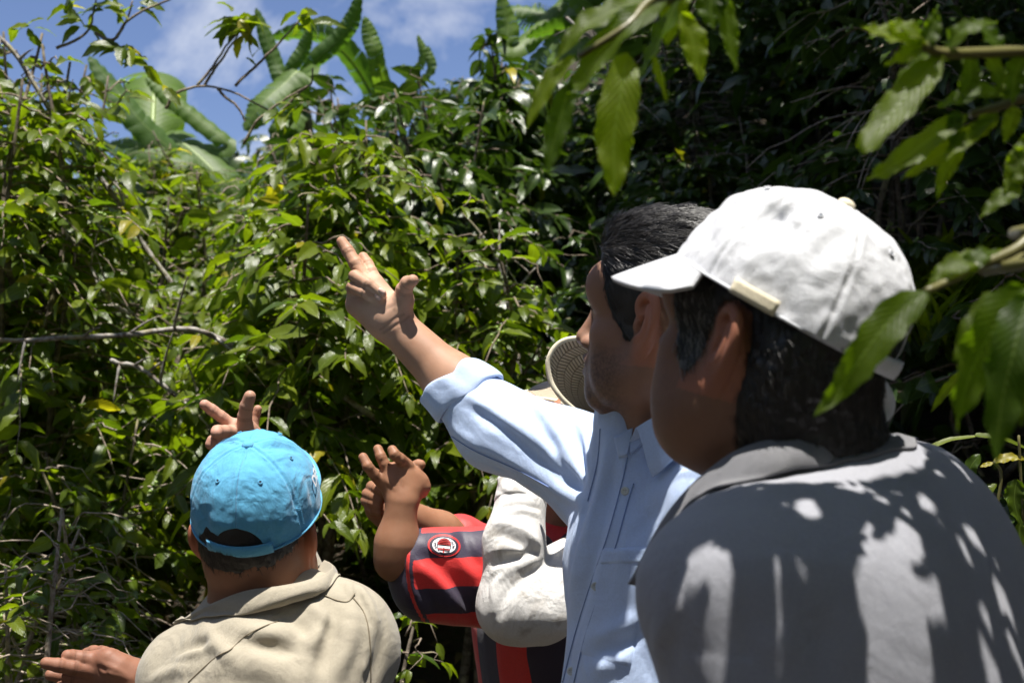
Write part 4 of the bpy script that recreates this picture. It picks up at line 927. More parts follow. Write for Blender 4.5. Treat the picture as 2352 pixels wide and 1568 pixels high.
CAPWHITE2=M_cloth('white_cap_strap',(.80,.81,.84),wrinkle=.2,var=.04)
# === 4 man in the striped jersey with the straw hat, and 5 the white-sleeved man beside him
def jersey_man():
    P0=globals()['P']; P=lambda u,v,d:P0(u,v,d*1.10); jj=lambda L:[P(*x) for x in L]
    k=person('man in red and black striped jersey and straw hat, both hands pointing left',.02,2.30)
    fh=Fr(P(1290,1035,2.34),math.radians(165),math.radians(8),0,.97)
    fb=Fr(P(1250,1240,2.34),math.radians(215),math.radians(-4),math.radians(0))
    S,H=head(fh)
    nk=Cone(fh.p(-.026,0,-.03),fb.p(-.008,0,-.04),.056,.064)
    shL=fb.p(-.0,.15,-.07); shL=P(1195,1330,2.26); elL=P(908,1286,2.122); wrL=P(923,1154,2.12)
    D=2.13
    palm=[Cone(P(923,1150,D),P(912,1105,D),.0245,.022),Cone(P(930,1140,D),P(948,1095,D+.01),.022,.018),Cone(P(920,1140,D),P(888,1105,D),.022,.0145),Cone(P(925,1130,D),P(896,1084,D),.021,.0135),Cone(P(930,1120,D),P(925,1072,D),.021,.0140),Cone(P(940,1130,D+.01),P(962,1112,D+.012),.020,.0165)]
    fi=[finger(jj([(878,1110,D),(862,1092,D-.010),(845,1071,D-.018),(834,1050,D-.012)]),.0100,.0082),
        finger(jj([(895,1088,D),(884,1068,D-.005),(875,1049,D-.005),(868,1031,D+.002)]),.0100,.0082),
        finger(jj([(936,1068,D),(920,1054,D-.016),(907,1044,D-.022),(901,1033,D-.018)]),.0102,.0084),
        finger(jj([(950,1082,D+.012),(954,1072,D+.015),(960,1067,D+.015),(967,1066,D+.012)]),.0105,.0080),
        finger(jj([(955,1100,D+.01),(968,1105,D+.01),(975,1118,D+.01),(972,1130,D+.015)]),.0120,.0090)]
    hL=hand(palm,fi)
    shR=fb.p(-.01,-.16,-.07); elR=P(1010,1225,2.30); wrR=P(892,1168,2.22); D=2.20
    palm2=[Cone(P(905,1185,D+.01),P(872,1165,D),.025,.022),Cone(P(890,1180,D),P(862,1150,D),.022,.018),Cone(P(885,1180,D),P(868,1172,D-.01),.022,.018)]
    fi2=[finger(jj([(868,1135,D),(855,1118,D-.02),(866,1122,D-.045),(880,1132,D-.05)]),.0112,.0090),
         finger(jj([(862,1150,D),(845,1134,D-.02),(858,1140,D-.045),(872,1150,D-.05)]),.0110,.0088),
         finger(jj([(860,1165,D),(842,1150,D-.02),(856,1154,D-.045),(870,1162,D-.05)]),.0108,.0086),
         finger(jj([(862,1178,D),(850,1168,D-.03),(862,1170,D-.045),(872,1176,D-.05)]),.0100,.0080),
         finger(jj([(880,1150,D+.01),(872,1120,D+.01),(866,1100,D+.01),(862,1086,D+.01)]),.0125,.0090)]
    hR=hand(palm2,fi2)
    body=U([(H,0),(nk,.03),(Cone(fb.p(-.01,0,-.04),fb.p(-.01,0,-.3),.08,.08),.04),(Cone(shL,fb.p(0,0,-.07),.04,.04),.04),(Cone(shR,fb.p(0,0,-.07),.04,.04),.04),(Cone(shL,elL,.042,.0350),.02),(Cone(elL,elL*.7+wrL*.3,.0330,.0335),.006),(Cone(elL*.7+wrL*.3,wrL,.0335,.0245),.02),(hL,.010),
        (Cone(shR,elR,.042,.036),.02),(Cone(elR,wrR,.038,.027),.02),(hR,.012)],.01)
    tn=[]
    for seq in ([(922,1130),(905,1100),(893,1080)],[(926,1125),(922,1095),(920,1072)],[(915,1130),(893,1108),(882,1100)]): tn.append((drape(body,seq),.0035,.0016))
    sdf_mesh('body',rings(Folds(body,tn)),.0021,SKIN,k,colfn=skin_cols(TONE_D*nv(.76,.67,.60),fh,dark=RD))
    hair=sdf_mesh('hair',PolyCut(S,fh,HAIRPOLY,lambda q:.006+0*q[:,0]),.004,HAIR,k)
    # jersey
    T=torso(fb,.92,1.0)
    vz=norm(np.cross(elL-shL,CF)); vz=vz*np.sign(vz[2])
    a=shL; b=elL*.86+shL*.14
    sl=[(Cone(P(1200,1290,2.2),P(962,1276,2.135),.058,.047),.03),(Cone(P(1200,1365,2.2),P(972,1362,2.135),.062,.046),.03),(Cone(P(1200,1330,2.2),P(960,1318,2.135),.062,.044),.03)]
    base=U(T+sl+[(Cone(shR,elR*.7+shR*.3,.062,.058),.05)],.05)
    base=Warp(base,lambda p:.003*vnoise(p,9)+cw(p,.8,2.),.008)
    FL=folds_px(base,[([(940,1290),(1000,1330),(1050,1390),(1080,1430)],.010,.004),([(950,1260),(1010,1300),(1070,1370),(1100,1420)],.010,-.005),([(960,1340),(990,1380),(1010,1430)],.009,-.004),([(1030,1215),(1050,1280),(1100,1340)],.008,.004),([(1060,1215),(1080,1270),(1115,1310)],.008,-.004),([(935,1215),(925,1280),(940,1360),(965,1430)],.003,-.002),([(948,1212),(938,1280),(953,1360),(978,1430)],.003,.0015)])
    d=norm(elL-shL)
    FL=[(f,w,a_*1.6) for f,w,a_ in FL]
    SH=Sub(Folds(base,FL),[Cone(P(912,1232,2.12),P(868,1150,2.09),.034,.060),Cone(P(893,1286,2.12),P(830,1280,2.10),.028,.040)],.003)
    def stripe(V):
        q=V-shL; along=q@(-d); z=(V-b)@vz; loc=fb.loc(V)
        onarm=(loc[:,1]>.02)&((V-shL)@d>-.02)&(V[:,2]>P(1200,1452,2.2)[2])
        vv=784-((V-CAM)@CU)/((V-CAM)@CF)*FPX; uu=1176+((V-CAM)@CX)/((V-CAM)@CF)*FPX
        q2=(V-P(1000,1320,2.13))@CU+.0012*vnoise(V,30)
        band=np.interp(q2,[-.0600,-.0580,-.0152,-.0138,.0315,.0330,.0700,.0715],[0,1,1,0,0,1,1,0])
        up=932+((vv-1305)/100)**2*26; x=uu-up
        mk=np.interp(x,[15,17],[1,0]); cv=np.interp(x,[-1,1,7,9],[1,0,0,1]); band=band*(1-mk)+cv*mk
        tor=np.clip(.5+6*np.sin(loc[:,1]*2*math.pi/.13+2.2),0,1)
        return {'stripe':np.where(onarm,band,tor)}
    shirt=sdf_mesh('jersey',SH,.0033,JERSEY,k,attrfn=stripe,smooth_it=1)
    # red piping round the sleeve end
    def ring(off_,r,mat,nm):
        m=MB(); n=90; pts=[]; c0=b+d*off_; e1=norm(np.cross(d,vz)); 
        for i in range(n+1):
            t=i/n*2*math.pi; dr=e1*math.cos(t)*.6+vz*math.sin(t)
            dr=norm(dr); lo_,hi_=.0,.16
            for _ in range(16):
                mm=(lo_+hi_)/2
                if SH.ev((c0+dr*mm)[None])[0]<0: lo_=mm
                else: hi_=mm
            pts.append(c0+dr*(lo_+.0005))
        m.tube(pts,r,5); return m.build(nm,mat,shirt)
    # round crest on the sleeve (flat printed patch following the cloth)
    cu,cv=1020,1252
    def pl(lift):
        def f(x,y):
            a_=-.10; X=x*math.cos(a_)-y*math.sin(a_); Y=x*math.sin(a_)+y*math.cos(a_)
            q=hit(SH,cu+X,cv-Y); 
            if q is None: q=P(cu+X,cv-Y,2.15)
            return q+norm(CAM-q)*lift
        return f
    def disc(name,poly,mat,lift,par):
        p=np.array(poly,float); c=p.mean(0); V=[pl(lift)(*c)]; rings=6; n=len(p)
        for r in range(1,rings+1):
            for x in p: V.append(pl(lift)(*(c+(x-c)*r/rings)))
        F=[(0,1+i,1+(i+1)%n) for i in range(n)]
        for r in range(rings-1):
            for i in range(n): F.append((1+r*n+i,1+(r+1)*n+i,1+(r+1)*n+(i+1)%n,1+r*n+(i+1)%n))
        return mesh(name,np.array(V),F,mat,par)
    el=lambda a,b_,n=40,x0=0,y0=0:[(x0+a*math.cos(t),y0+b_*math.sin(t)) for t in np.linspace(0,2*math.pi,n,endpoint=False)]
    cr=disc('crest',el(38,26),JRED,.0018,shirt)
    disc('crest_field',el(33.5,22),JBLACK,.0024,cr); disc('crest_white',el(27,18),WHITETHREAD,.0030,cr); disc('crest_black',el(16.5,17.5),JBLACK,.0036,cr)
    for i in range(4):
        y0=14-3.6*i; hw=15.5*math.sqrt(max(0,1-(y0/17.5)**2)); disc('crest_stripe',[(-hw,y0-.9),(hw,y0-.9),(hw,y0+1.1),(-hw,y0+1.1)],JRED,.0041,cr)
    disc('crest_panel',[(-14.5,-1),(14.5,-1),(13.5,-9),(9,-14.5),(0,-17),(-9,-14.5),(-13.5,-9)],WHITETHREAD,.0041,cr)
    disc('crest_cross',[(-1.6,-1),(1.6,-1),(1.6,-16.5),(-1.6,-16.5)],JRED,.0047,cr); disc('crest_cross',[(-14,-6.6),(14,-6.6),(14,-9.4),(-14,-9.4)],JRED,.0047,cr)
    f0=pl(.0036)
    def rot(x0,y0,a_): return lambda x,y:f0(x0+x*math.cos(a_)-y*math.sin(a_),y0+x*math.sin(a_)+y*math.cos(a_))
    for i,ch in enumerate('1899'):
        a_=math.radians(150+ i*19); polyface_text(ch,JBLACK,cr,'crest_digit',rot(21.5*math.cos(a_),14.5*math.sin(a_),a_-math.pi/2+math.pi),8,.15)
    for i,ch in enumerate('ACM'):
        a_=math.radians(35-i*20); polyface_text(ch,JBLACK,cr,'crest_letter',rot(21.5*math.cos(a_),14.5*math.sin(a_),a_-math.pi/2),8,.15)
    collar(fb,shirt,JERSEY,R=(.070,.074),amax=150,stand=.03,flap=.03,point=.01,ctr=(.0,.0,.016),thick=.002)
    trousers(k,fb.o[0],fb.o[1],.80,math.radians(215))
    # straw hat with a rolled brim turned up on the near side
    hc=Fr(P(1440,905,2.26),math.radians(170),math.radians(28),0)
    rim=[(1192,906,2.28),(1225,913,2.20),(1290,925,2.12),(1352,962,2.06),(1318,940,2.03),(1285,908,2.02),(1264,872,2.02),(1260,825,2.02),(1284,788,2.02),(1326,776,2.02),(1400,782,2.02),(1480,800,2.04),(1560,850,2.10),(1610,900,2.22),(1560,915,2.36),(1440,905,2.46),(1320,900,2.46),(1225,898,2.38)]
    nn,mm=200,40; R_=spline([P(*q) for q in rim+[rim[0]]],nn+1)[:-1]; V=np.zeros((nn,mm,3)); wu=np.zeros((nn,mm)); wv_=np.zeros((nn,mm))
    cen=hc.o; ang=[math.atan2((q-cen)@hc.L,(q-cen)@hc.F) for q in R_]; ang=np.unwrap(ang); ang=np.linspace(ang[0],ang[0]+np.sign(ang[-1]-ang[0])*2*math.pi,nn+1)[:-1]
    acc=0
    for i in range(nn):
        cs,sn=math.cos(ang[i]),math.sin(ang[i])
        if i: acc+=np.linalg.norm(R_[i]-R_[i-1])
        for j in range(mm):
            if j<14:
                q=j/13; V[i,j]=hc.p(.092*cs*(.0 if j==0 else .62+.38*q**.6),.078*sn*(.0 if j==0 else .62+.38*q**.6),.10*(1-q**1.6))
            else:
                q=(j-13)/(mm-14); b0=hc.p(.092*cs,.078*sn,0); V[i,j]=b0*(1-q)+R_[i]*q+CU*(-.012*math.sin(math.pi*q))
            wu[i,j]=j*.62; wv_[i,j]=acc*170
    hat=mesh('straw_hat',V.reshape(-1,3),grid_faces(nn,mm,True),STRAW,k,True,{'wu':wu.ravel(),'wv':wv_.ravel()}); sm_=hat.modifiers.new('t','SOLIDIFY'); sm_.thickness=.003
    m=MB(); m.tube([V[i%nn,-1] for i in range(nn+1)],.0042,7); m.build('hat_binding',CREAM,hat)
    m=MB(); m.tube([V[i%nn,14] for i in range(nn+1)],.004,5); m.build('hat_band',HAIR,hat)
    return k
def sleeve_man():
    P0=globals()['P']; P=lambda u,v,d:P0(u,v,d*1.06); jj=lambda L:[P(*x) for x in L]
    k=person('man mostly hidden behind the blue shirt, stained white long sleeve bent upward',.30,2.34)
    fh=Fr(P(1560,960,2.42),math.radians(150),math.radians(5),0,.97)
    fb=Fr(P(1520,1190,2.42),math.radians(170),math.radians(-3),0)
    S,H=head(fh); nk=Cone(fh.p(-.026,0,-.03),fb.p(-.008,0,-.04),.056,.064)
    shL=P(1420,1290,2.25); elL=P(1180,1390,2.14); wrL=P(1200,1085,2.20); shR=fb.p(-.01,-.16,-.07)
    D=2.22
    palm=[Cone(wrL,P(1215,1010,D),.027,.028),Cone(P(1215,1030,D),P(1195,975,D),.022,.016),Cone(P(1220,1030,D),P(1225,965,D),.022,.016),Cone(P(1225,1030,D),P(1255,975,D),.022,.016)]
    fi=[finger(jj([(1193,975,D),(1186,940,D),(1180,915,D),(1177,898,D)]),.0105,.0088),
        finger(jj([(1215,965,D+.01),(1215,940,D+.02),(1218,925,D+.02),(1222,915,D+.02)]),.0105,.0085),
        finger(jj([(1240,968,D),(1262,950,D-.01),(1285,936,D-.015),(1302,920,D-.01)]),.0125,.0120),
        finger(jj([(1250,985,D),(1270,970,D),(1290,960,D),(1300,950,D)]),.0105,.0090),
        finger(jj([(1185,1030,D),(1165,1005,D-.01),(1155,985,D-.01),(1150,970,D-.01)]),.0120,.0095)]
    hd=hand(palm,fi)
    body=U([(H,0),(nk,.03),(Cone(fb.p(-.01,0,-.04),fb.p(-.01,0,-.3),.08,.08),.04),(Cone(shL,fb.p(0,0,-.07),.04,.04),.04),(Cone(shR,fb.p(0,0,-.07),.04,.04),.04),(Cone(shL,elL,.042,.038),.02),(Cone(elL,wrL,.038,.028),.02),(hd,.012)],.01)
    sdf_mesh('body',body,.0025,SKIN,k,colfn=skin_cols(TONE_D*nv(.85,.7,.6),fh))
    sdf_mesh('hair',PolyCut(S,fh,HAIRPOLY,lambda q:.008+0*q[:,0]),.004,HAIR,k)
    T=torso(fb,1.0,1.0); cuff0=elL*.10+wrL*.90; dn=norm(wrL-elL)
    elc=P(1186,1385,2.14)
    base=U(T+[(Cone(shL,elc,.075,.060),.04),(Cone(P(1178,1400,2.13),P(1250,1408,2.14),.047,.046),.03),(Cone(elc,P(1178,1240,2.15),.053,.047),.02),(Cone(P(1178,1240,2.15),P(1194,1160,2.175),.048,.042),.015),(Cone(P(1196,1150,2.175),cuff0,.036,.036),.004),(Cone(shR,fb.p(.0,-.2,-.34),.064,.055),.04)],.05)
    base=Warp(base,lambda p:.0022*vnoise(p,11)+cw(p,.8,6.),.010)
    FL=folds_px(base,[([(1135,1200),(1180,1205),(1225,1235),(1240,1262)],.008,.005),([(1130,1225),(1170,1232),(1210,1260)],.008,-.004),([(1125,1265),(1170,1258),(1215,1275)],.008,.004),([(1140,1300),(1180,1280),(1235,1265)],.009,-.005),([(1120,1320),(1160,1300),(1200,1296)],.008,.004),([(1130,1400),(1140,1340),(1180,1305),(1240,1280)],.009,.004),([(1140,1430),(1160,1370),(1200,1330),(1260,1290)],.008,-.0045),([(1160,1180),(1200,1170),(1240,1185)],.006,.004),([(1145,1168),(1190,1160),(1240,1168)],.004,-.004),([(1270,1250),(1300,1210),(1320,1180)],.008,.004),([(1250,1300),(1290,1250),(1320,1220)],.010,-.004)])
    FL=[(f,w*.75,a*1.6) for f,w,a in FL]
    SH=Sub(Folds(base,FL),[Cone(cuff0-dn*.0,cuff0+dn*.1,.032,.036)],.003)
    shirt=sdf_mesh('shirt',SH,.0027,WHITE,k,smooth_it=1)
    c0=elc*0+P(1196,1156,2.175); c1=cuff0+dn*.004; ax=norm(c1-c0); LL=np.linalg.norm(c1-c0); sx=norm(np.cross(ax,CF)); sy=np.cross(ax,sx); nn=72; pr_=[(-.004,.0385),(-.002,.0412),(.004,.0420),(LL*.3,.0410),(LL*.6,.0400),(LL*.9,.0398),(LL,.0392),(LL+.001,.0370),(LL-.006,.0350)]
    Vc=np.zeros((nn,18,3))
    for i in range(nn):
        a=i/nn*2*math.pi
        for j in range(18):
            t=j/17*(len(pr_)-1); j0=min(int(t),len(pr_)-2); f=t-j0; x=pr_[j0][0]*(1-f)+pr_[j0+1][0]*f; r=pr_[j0][1]*(1-f)+pr_[j0+1][1]*f
            r+=.0012*math.sin(2*a+.7)+.0010*math.sin(5*a+j*.5)+.0006*math.sin(11*a+j); Vc[i,j]=c0+ax*(x+.003*math.sin(a+1))+(sx*math.cos(a)+sy*math.sin(a))*r
    cb_=mesh('cuff',Vc.reshape(-1,3),grid_faces(nn,18,True),WHITE,shirt); q_=cb_.modifiers.new('t','SOLIDIFY'); q_.thickness=.0018
    collar(fb,shirt,WHITE,R=(.070,.074),amax=150,stand=.03,flap=.04,point=.02,ctr=(.0,.0,.016),thick=.002)
    trousers(k,fb.o[0],fb.o[1],.85,math.radians(170))
    return k
# ------------------------------------------------------------------ leaves and plants
def template(nl,nw,wave=.05,ser=.0,shape=(.60,.85)):
    t=np.linspace(0,1,nl+1); s=np.linspace(-1,1,nw+1); T,S=np.meshgrid(t,s,indexing='ij')
    w=np.clip(T,1e-4,1)**shape[0]*np.clip(1-T,0,1)**shape[1]; w=w/w.max()
    return T.ravel(),S.ravel(),w.ravel(),grid_faces(nl+1,nw+1)
TPH=template(9,6); TPM=template(6,4); TPL=template(3,2); TPX=template(22,8,shape=(.55,1.0))
def leaves(name,p,d,n,L,W,var,mat,parent,tp=TPM,droop=.35,wave=.06,fold=.18,seed=0,kind=None,twist=.3):
    rs=np.random.RandomState(seed); T,S,w,F=tp; N=len(p)
    d=d/(np.linalg.norm(d,axis=1)[:,None]+1e-9); s=np.cross(n,d); s/=np.linalg.norm(s,axis=1)[:,None]+1e-9; n=np.cross(d,s)
    L=np.broadcast_to(L,(N,)); W=np.broadcast_to(W,(N,)); dr=(droop*rs.uniform(.3,1.7,N))[:,None]; ph=rs.uniform(0,6.28,N)[:,None]
    fd=(fold*rs.uniform(.2,1.6,N))[:,None]; sw=(rs.normal(0,.10,N))[:,None]; tw=(rs.normal(0,twist,N))[:,None]*T[None]
    x=T[None]*(1-.12*dr*T[None]**2)*L[:,None]
    y0=S[None]*w[None]*.5*W[:,None]*(1+.10*np.sin(30*T[None]+ph)*np.abs(S[None])*(wave>0))
    z0=np.abs(S[None])*w[None]*.5*W[:,None]*fd*2+(S[None]**2)*w[None]*wave*W[:,None]*np.sin(16*T[None]+ph+1.5*S[None])
    y=y0*np.cos(tw)-z0*np.sin(tw)+sw*L[:,None]*T[None]**2; z=y0*np.sin(tw)+z0*np.cos(tw)-dr*(T[None]**2)*L[:,None]
    V=p[:,None]+x[...,None]*d[:,None]+y[...,None]*s[:,None]+z[...,None]*n[:,None]
    m=len(T); FF=(F[None]+(np.arange(N)*m)[:,None,None]).reshape(-1,4)
    o=mesh(name,V.reshape(-1,3),FF,mat,parent,True,{'var':np.repeat(np.broadcast_to(var,(N,)),m),'lu':np.tile(S,N),'lv':np.tile(T,N)})
    if kind: o['kind']=kind
    return o
def gz(x,y):                        # height of the ground
    x=np.asarray(x,float); y=np.asarray(y,float)
    r=np.clip(y-2.9,0,None); right=1/(1+np.exp(-(x-.5)*1.6))
    z=.42*r*(1-right)+right*(.95*np.clip(y-2.6,0,None)*np.exp(-np.clip(y-2.6,0,9)*.05))
    z=z*(1/(1+np.exp((y-16)*.4)))**.0
    z=np.minimum(z,3.0+4.5*right)
    return z+.05*np.sin(x*2.1+y*.7)+.03*np.sin(x*5.3-y*3.1)
def top(x,y,v): return max(.45,1.5+(1012-v)/FPX*y-float(gz(x,y)))      # height of a plant whose tip shows at that level
def shrub(label,x,y,height,spread,stems=4,seed=1,leaf=.115,mat=None,tp=TPM,dens=1.0,bare=.0,cat='shrub',group='coffee shrubs on the slope',name='coffee_shrub',berries=True,yellow=.05,up=.0,leanx=0.,leany=0.,barkm=None,lowcut=.18,twigm=None,tws=1.):
    rs=np.random.RandomState(seed); z=float(gz(x,y))-.03; height=top(x,y,height); k=empty(name,(x,y,z)); tag(k,label,cat,group); k['h']=height
    o=nv(x,y,z); tr=MB(); tw=MB(); LP=[];LD=[];LN=[];LL=[]; BP=[]
    for s in range(stems):
        a=rs.uniform(0,6.28); r=rs.uniform(.1,.45)*spread; h=height*rs.uniform(.72,1.0) if s else height
        e=o+nv(math.cos(a)*r+leanx*h,math.sin(a)*r+leany*h,h); b=o+nv(math.cos(a)*.05,math.sin(a)*.05,0)
        m1=b+(e-b)*.35+nv(rs.normal(0,.06),rs.normal(0,.06),.03*h); m2=b+(e-b)*.7+nv(rs.normal(0,.07),rs.normal(0,.07),.02)
        sp=spline([b,m1,m2,e],26); tr.tube(sp,np.linspace(.020,.004,26)*(height/2.2)**.5,6)
        nb=int(h/.085*dens); az=rs.uniform(0,6.28)
        for q in np.linspace(lowcut,.98,nb):
            pt=sp[min(25,int(q*25))]; az+=math.pi/2+rs.normal(0,.35)
            for sg in (0,math.pi):
                if rs.rand()<.12: continue
                aa=az+sg+rs.normal(0,.25); lb=spread*(.95-.72*max(0,(q-.35)/.65)**1.3)*rs.uniform(.55,1.1)*(.55+.45*min(1,q/.3))
                dh=nv(math.cos(aa),math.sin(aa),0); rise=rs.uniform(.05,.45)+up; sag=rs.uniform(.25,.75)
                t=np.linspace(0,1,9)[:,None]; br=pt+dh*lb*t+nv(0,0,1)*lb*(rise*t-sag*t*t)+np.cumsum(rs.normal(0,.008,(9,3)),0)
                tw.tube(br,np.linspace(.0042,.0016,9)*tws,4,rs.rand())
                isbare=rs.rand()<bare
                segs=[(br,.30 if lb>.3 else .15)]
                if rs.rand()<.45 and lb>.3: # side twig
                    i0=rs.randint(3,6); a2=aa+rs.choice([-1,1])*rs.uniform(.5,1.0); d2=nv(math.cos(a2),math.sin(a2),rs.uniform(-.4,.3)); tt=np.linspace(0,1,6)[:,None]; b2=br[i0]+d2*lb*.5*tt-nv(0,0,1)*lb*.15*tt*tt; tw.tube(b2,np.linspace(.0028,.0013,6)*tws,4,rs.rand()); segs.append((b2,.2))
                for (bb,st) in segs:
                    Ls=np.linalg.norm(bb[-1]-bb[0]); nn=max(2,int(Ls*(1-st)/.040)); 
                    for f in np.linspace(st,1,nn):
                        fi=f*(len(bb)-1); i=min(len(bb)-2,int(fi)); pp=bb[i]+(bb[i+1]-bb[i])*(fi-i); bd=norm(bb[i+1]-bb[i]); side=norm(np.cross(bd,nv(0,0,1)))
                        if berries and f<.8 and rs.rand()<.20:
                            for _ in range(rs.randint(2,6)): BP.append(pp+rs.normal(0,.007,3))
                        if isbare and rs.rand()<.88: continue
                        for sd in ((-1,1) if f<.995 else (-1,1,0)):
                            if rs.rand()<.10: continue
                            dd=bd*(.75 if sd else 1.3)+side*sd*.85+nv(0,0,rs.uniform(-.50,.35)); LP.append(pp); LD.append(dd); LN.append(nv(0,0,1)+rs.normal(0,.50,3)); LL.append(leaf*rs.uniform(.48,1.25)*(1-.35*(f>.97)))
    tr.build('trunk',barkm or BARKD,k); tw.build('twigs',twigm or TWIG,k)
    LP=np.array(LP);LD=np.array(LD);LN=np.array(LN);LL=np.array(LL); N=len(LP)
    var=rs.beta(2,2.2,N)*.9; var[rs.rand(N)<yellow]=.99
    leaves('foliage',LP,LD,LN,LL,LL*rs.uniform(.36,.46,N),var,mat or LEAF,k,tp,seed=seed)
    if berries and BP:
        BP=np.array(BP); oct_=np.array([[1,0,0],[0,1,0],[-1,0,0],[0,-1,0],[0,0,1],[0,0,-1],[.6,.6,.6],[-.6,.6,.6],[-.6,-.6,.6],[.6,-.6,.6],[.6,.6,-.6],[-.6,.6,-.6],[-.6,-.6,-.6],[.6,-.6,-.6]])
        f=[]; 
        for sz,idx in ((4,(6,7,8,9)),(5,(10,11,12,13))):
            for q in range(4):
                a_,b_=idx[q],idx[(q+1)%4]; f.append((sz,a_,b_) if sz==4 else (sz,b_,a_)); mid=(1,2,3,0)[q] if True else q; f.append((a_,mid,b_) if sz==4 else (b_,mid,a_))
        for q,(m_) in enumerate((1,2,3,0)): f.append((6+q,10+q,m_)); f.append((6+(q+1)%4,m_,10+(q+1)%4))
        f=np.array(f); V=(BP[:,None]+oct_[None]*.0062).reshape(-1,3); F=(f[None]+(np.arange(len(BP))*14)[:,None,None]).reshape(-1,3)
        mesh('berries',V,F,BERRY,k)
    print('shrub',label[:40],N); return k
def copy_tree(o,loc,rz,sc=(1,1,1),label=None,group=None,name=None):
    r=o.copy(); COL.objects.link(r); r.location=loc; r.rotation_euler=(0,0,rz); r.scale=sc
    if label: r['label']=label
    if group: r['group']=group
    for ch in list(o.children):
        c=ch.copy(); COL.objects.link(c); c.parent=r
    return r
def banana_leaf(k,pts,width,seed,tear=.5,sagk=.25,nrm=None,var=.5,fold=.35):
    rs=np.random.RandomState(seed); n=46; sp=spline(pts,n); t=np.linspace(0,1,n); tg=np.gradient(sp,axis=0); tg/=np.linalg.norm(tg,axis=1)[:,None]
    up=nv(0,-.75,.65) if nrm is None else nrm
    s=np.cross(tg,up); s/=np.linalg.norm(s,axis=1)[:,None]+1e-9; nn=np.cross(s,tg)
    w=width*.5*np.clip(t*9,0,1)**.6*np.clip((1-t)*3.2,0,1)**.55
    V=[];F=[];A=[];LU=[];LV=[];base=0
    for sd in (-1,1):
        i=0
        while i<n-1:
            j=min(n-1,i+(n if tear<=0 else rs.randint(2,max(3,int(9*(1.1-tear))+3)))); g=rs.uniform(-.10,.28)*tear; idx=np.arange(i,j+1)
            for q,ii in enumerate(idx):
                fr=q/max(1,len(idx)-1)
                for c in np.linspace(0,1,6):
                    dn=(fold+g)*c*c; shrink=1-.10*tear*c*(abs(fr-.5)*2)
                    V.append(sp[ii]+s[ii]*sd*w[ii]*c*(1-.3*dn)*1.0+tg[ii]*w[ii]*c*(.25-(fr-.5)*.10*tear)-nn[ii]*w[ii]*dn+nn[ii]*.012*c*math.sin(ii*2.1)*.6)
                    A.append(var+.1*g); LU.append(sd*c); LV.append(t[ii]*6)
            F.append(grid_faces(len(idx),6,base=base)); base=len(V); i=j
    o=mesh('leaf_blade',np.array(V),np.vstack(F),BANANA,k,True,{'var':np.clip(A,0,1),'lu':LU,'lv':LV})
    m=MB(); m.tube(sp-nn*.006,np.linspace(.018,.003,n)*min(1,width/.4),6); m.build('midrib',MIDRIB,o); return o
MIDRIB=M_plain('banana_midrib',(.22,.30,.08),.45,0,30,.15,.1)
STEM=M_bark('banana_stem',(.10,.11,.04),(.22,.16,.09),14)
def banana(label,bx,by,top,specs,seed,extra=5):
    z=float(gz(bx,by)); k=empty('banana_plant',(bx,by,z)); tag(k,label,'banana plant','banana plants on the ridge')
    tr=MB(); tr.tube(spline([nv(bx,by,z-.1),nv(bx+.03,by,z+(top-z)*.5),nv(bx,by,top)],14),np.linspace(.13,.06,14),12); tr.build('stem',STEM,k)
    c=nv(bx,by,top)
    for i,(pts,w_,tear,nr,var) in enumerate(specs):
        pp=[P(*q) for q in pts]
        banana_leaf(k,[c,c*.6+pp[-1]*.4+nv(0,0,.08)]+pp[::-1] if np.linalg.norm(pp[-1]-c)>.5 else [c]+pp[::-1],w_*.72,seed+i,tear,nrm=nr,var=var)
    rs=np.random.RandomState(seed)
    for i in range(extra):
        a=rs.uniform(0,6.28); L=rs.uniform(1.2,1.7); d=nv(math.cos(a),math.sin(a),0)
        banana_leaf(k,[c,c+d*L*.25+nv(0,0,L*.30),c+d*L*.6+nv(0,0,L*.28),c+d*L*.95-nv(0,0,L*.05)],rs.uniform(.32,.45),seed+50+i,.6,nrm=nv(0,0,1)-d*.2,var=rs.rand()*.8)
    return k
def near_leaf(parent,pts,width,var=.5,nrm=None,seed=0,mat=None,fold=.22,name='leaf',wave=.08,prof=(.55,1.0)):
    """large leaf along a line of points (base to tip)"""
    rs=np.random.RandomState(seed); n=26; m=8; sp=spline(pts,n); t=np.linspace(0,1,n); tg=np.gradient(sp,axis=0); tg/=np.linalg.norm(tg,axis=1)[:,None]
    up=nv(0,-.8,.6) if nrm is None else np.asarray(nrm,float); s=np.cross(tg,up); s/=np.linalg.norm(s,axis=1)[:,None]+1e-9; nn=np.cross(s,tg)
    w=np.clip(t,1e-4,1)**prof[0]*np.clip(1-t,0,1)**prof[1]; w=w/w.max()*width*.39; V=[];LU=[];LV=[]; ph=rs.uniform(0,6)
    for i in range(n):
        for c in np.linspace(-1,1,m+1):
            V.append(sp[i]+s[i]*c*w[i]*(1+.07*abs(c)*math.sin(i*1.7+ph+c))+nn[i]*(abs(c)*w[i]*fold+wave*width*c*c*math.sin(i*.85+ph+1.3*c))); LU.append(c); LV.append(t[i]*2.2)
    return mesh(name,np.array(V),grid_faces(n,m+1),mat or LEAFF,parent,True,{'var':np.full(len(V),var),'lu':LU,'lv':LV})
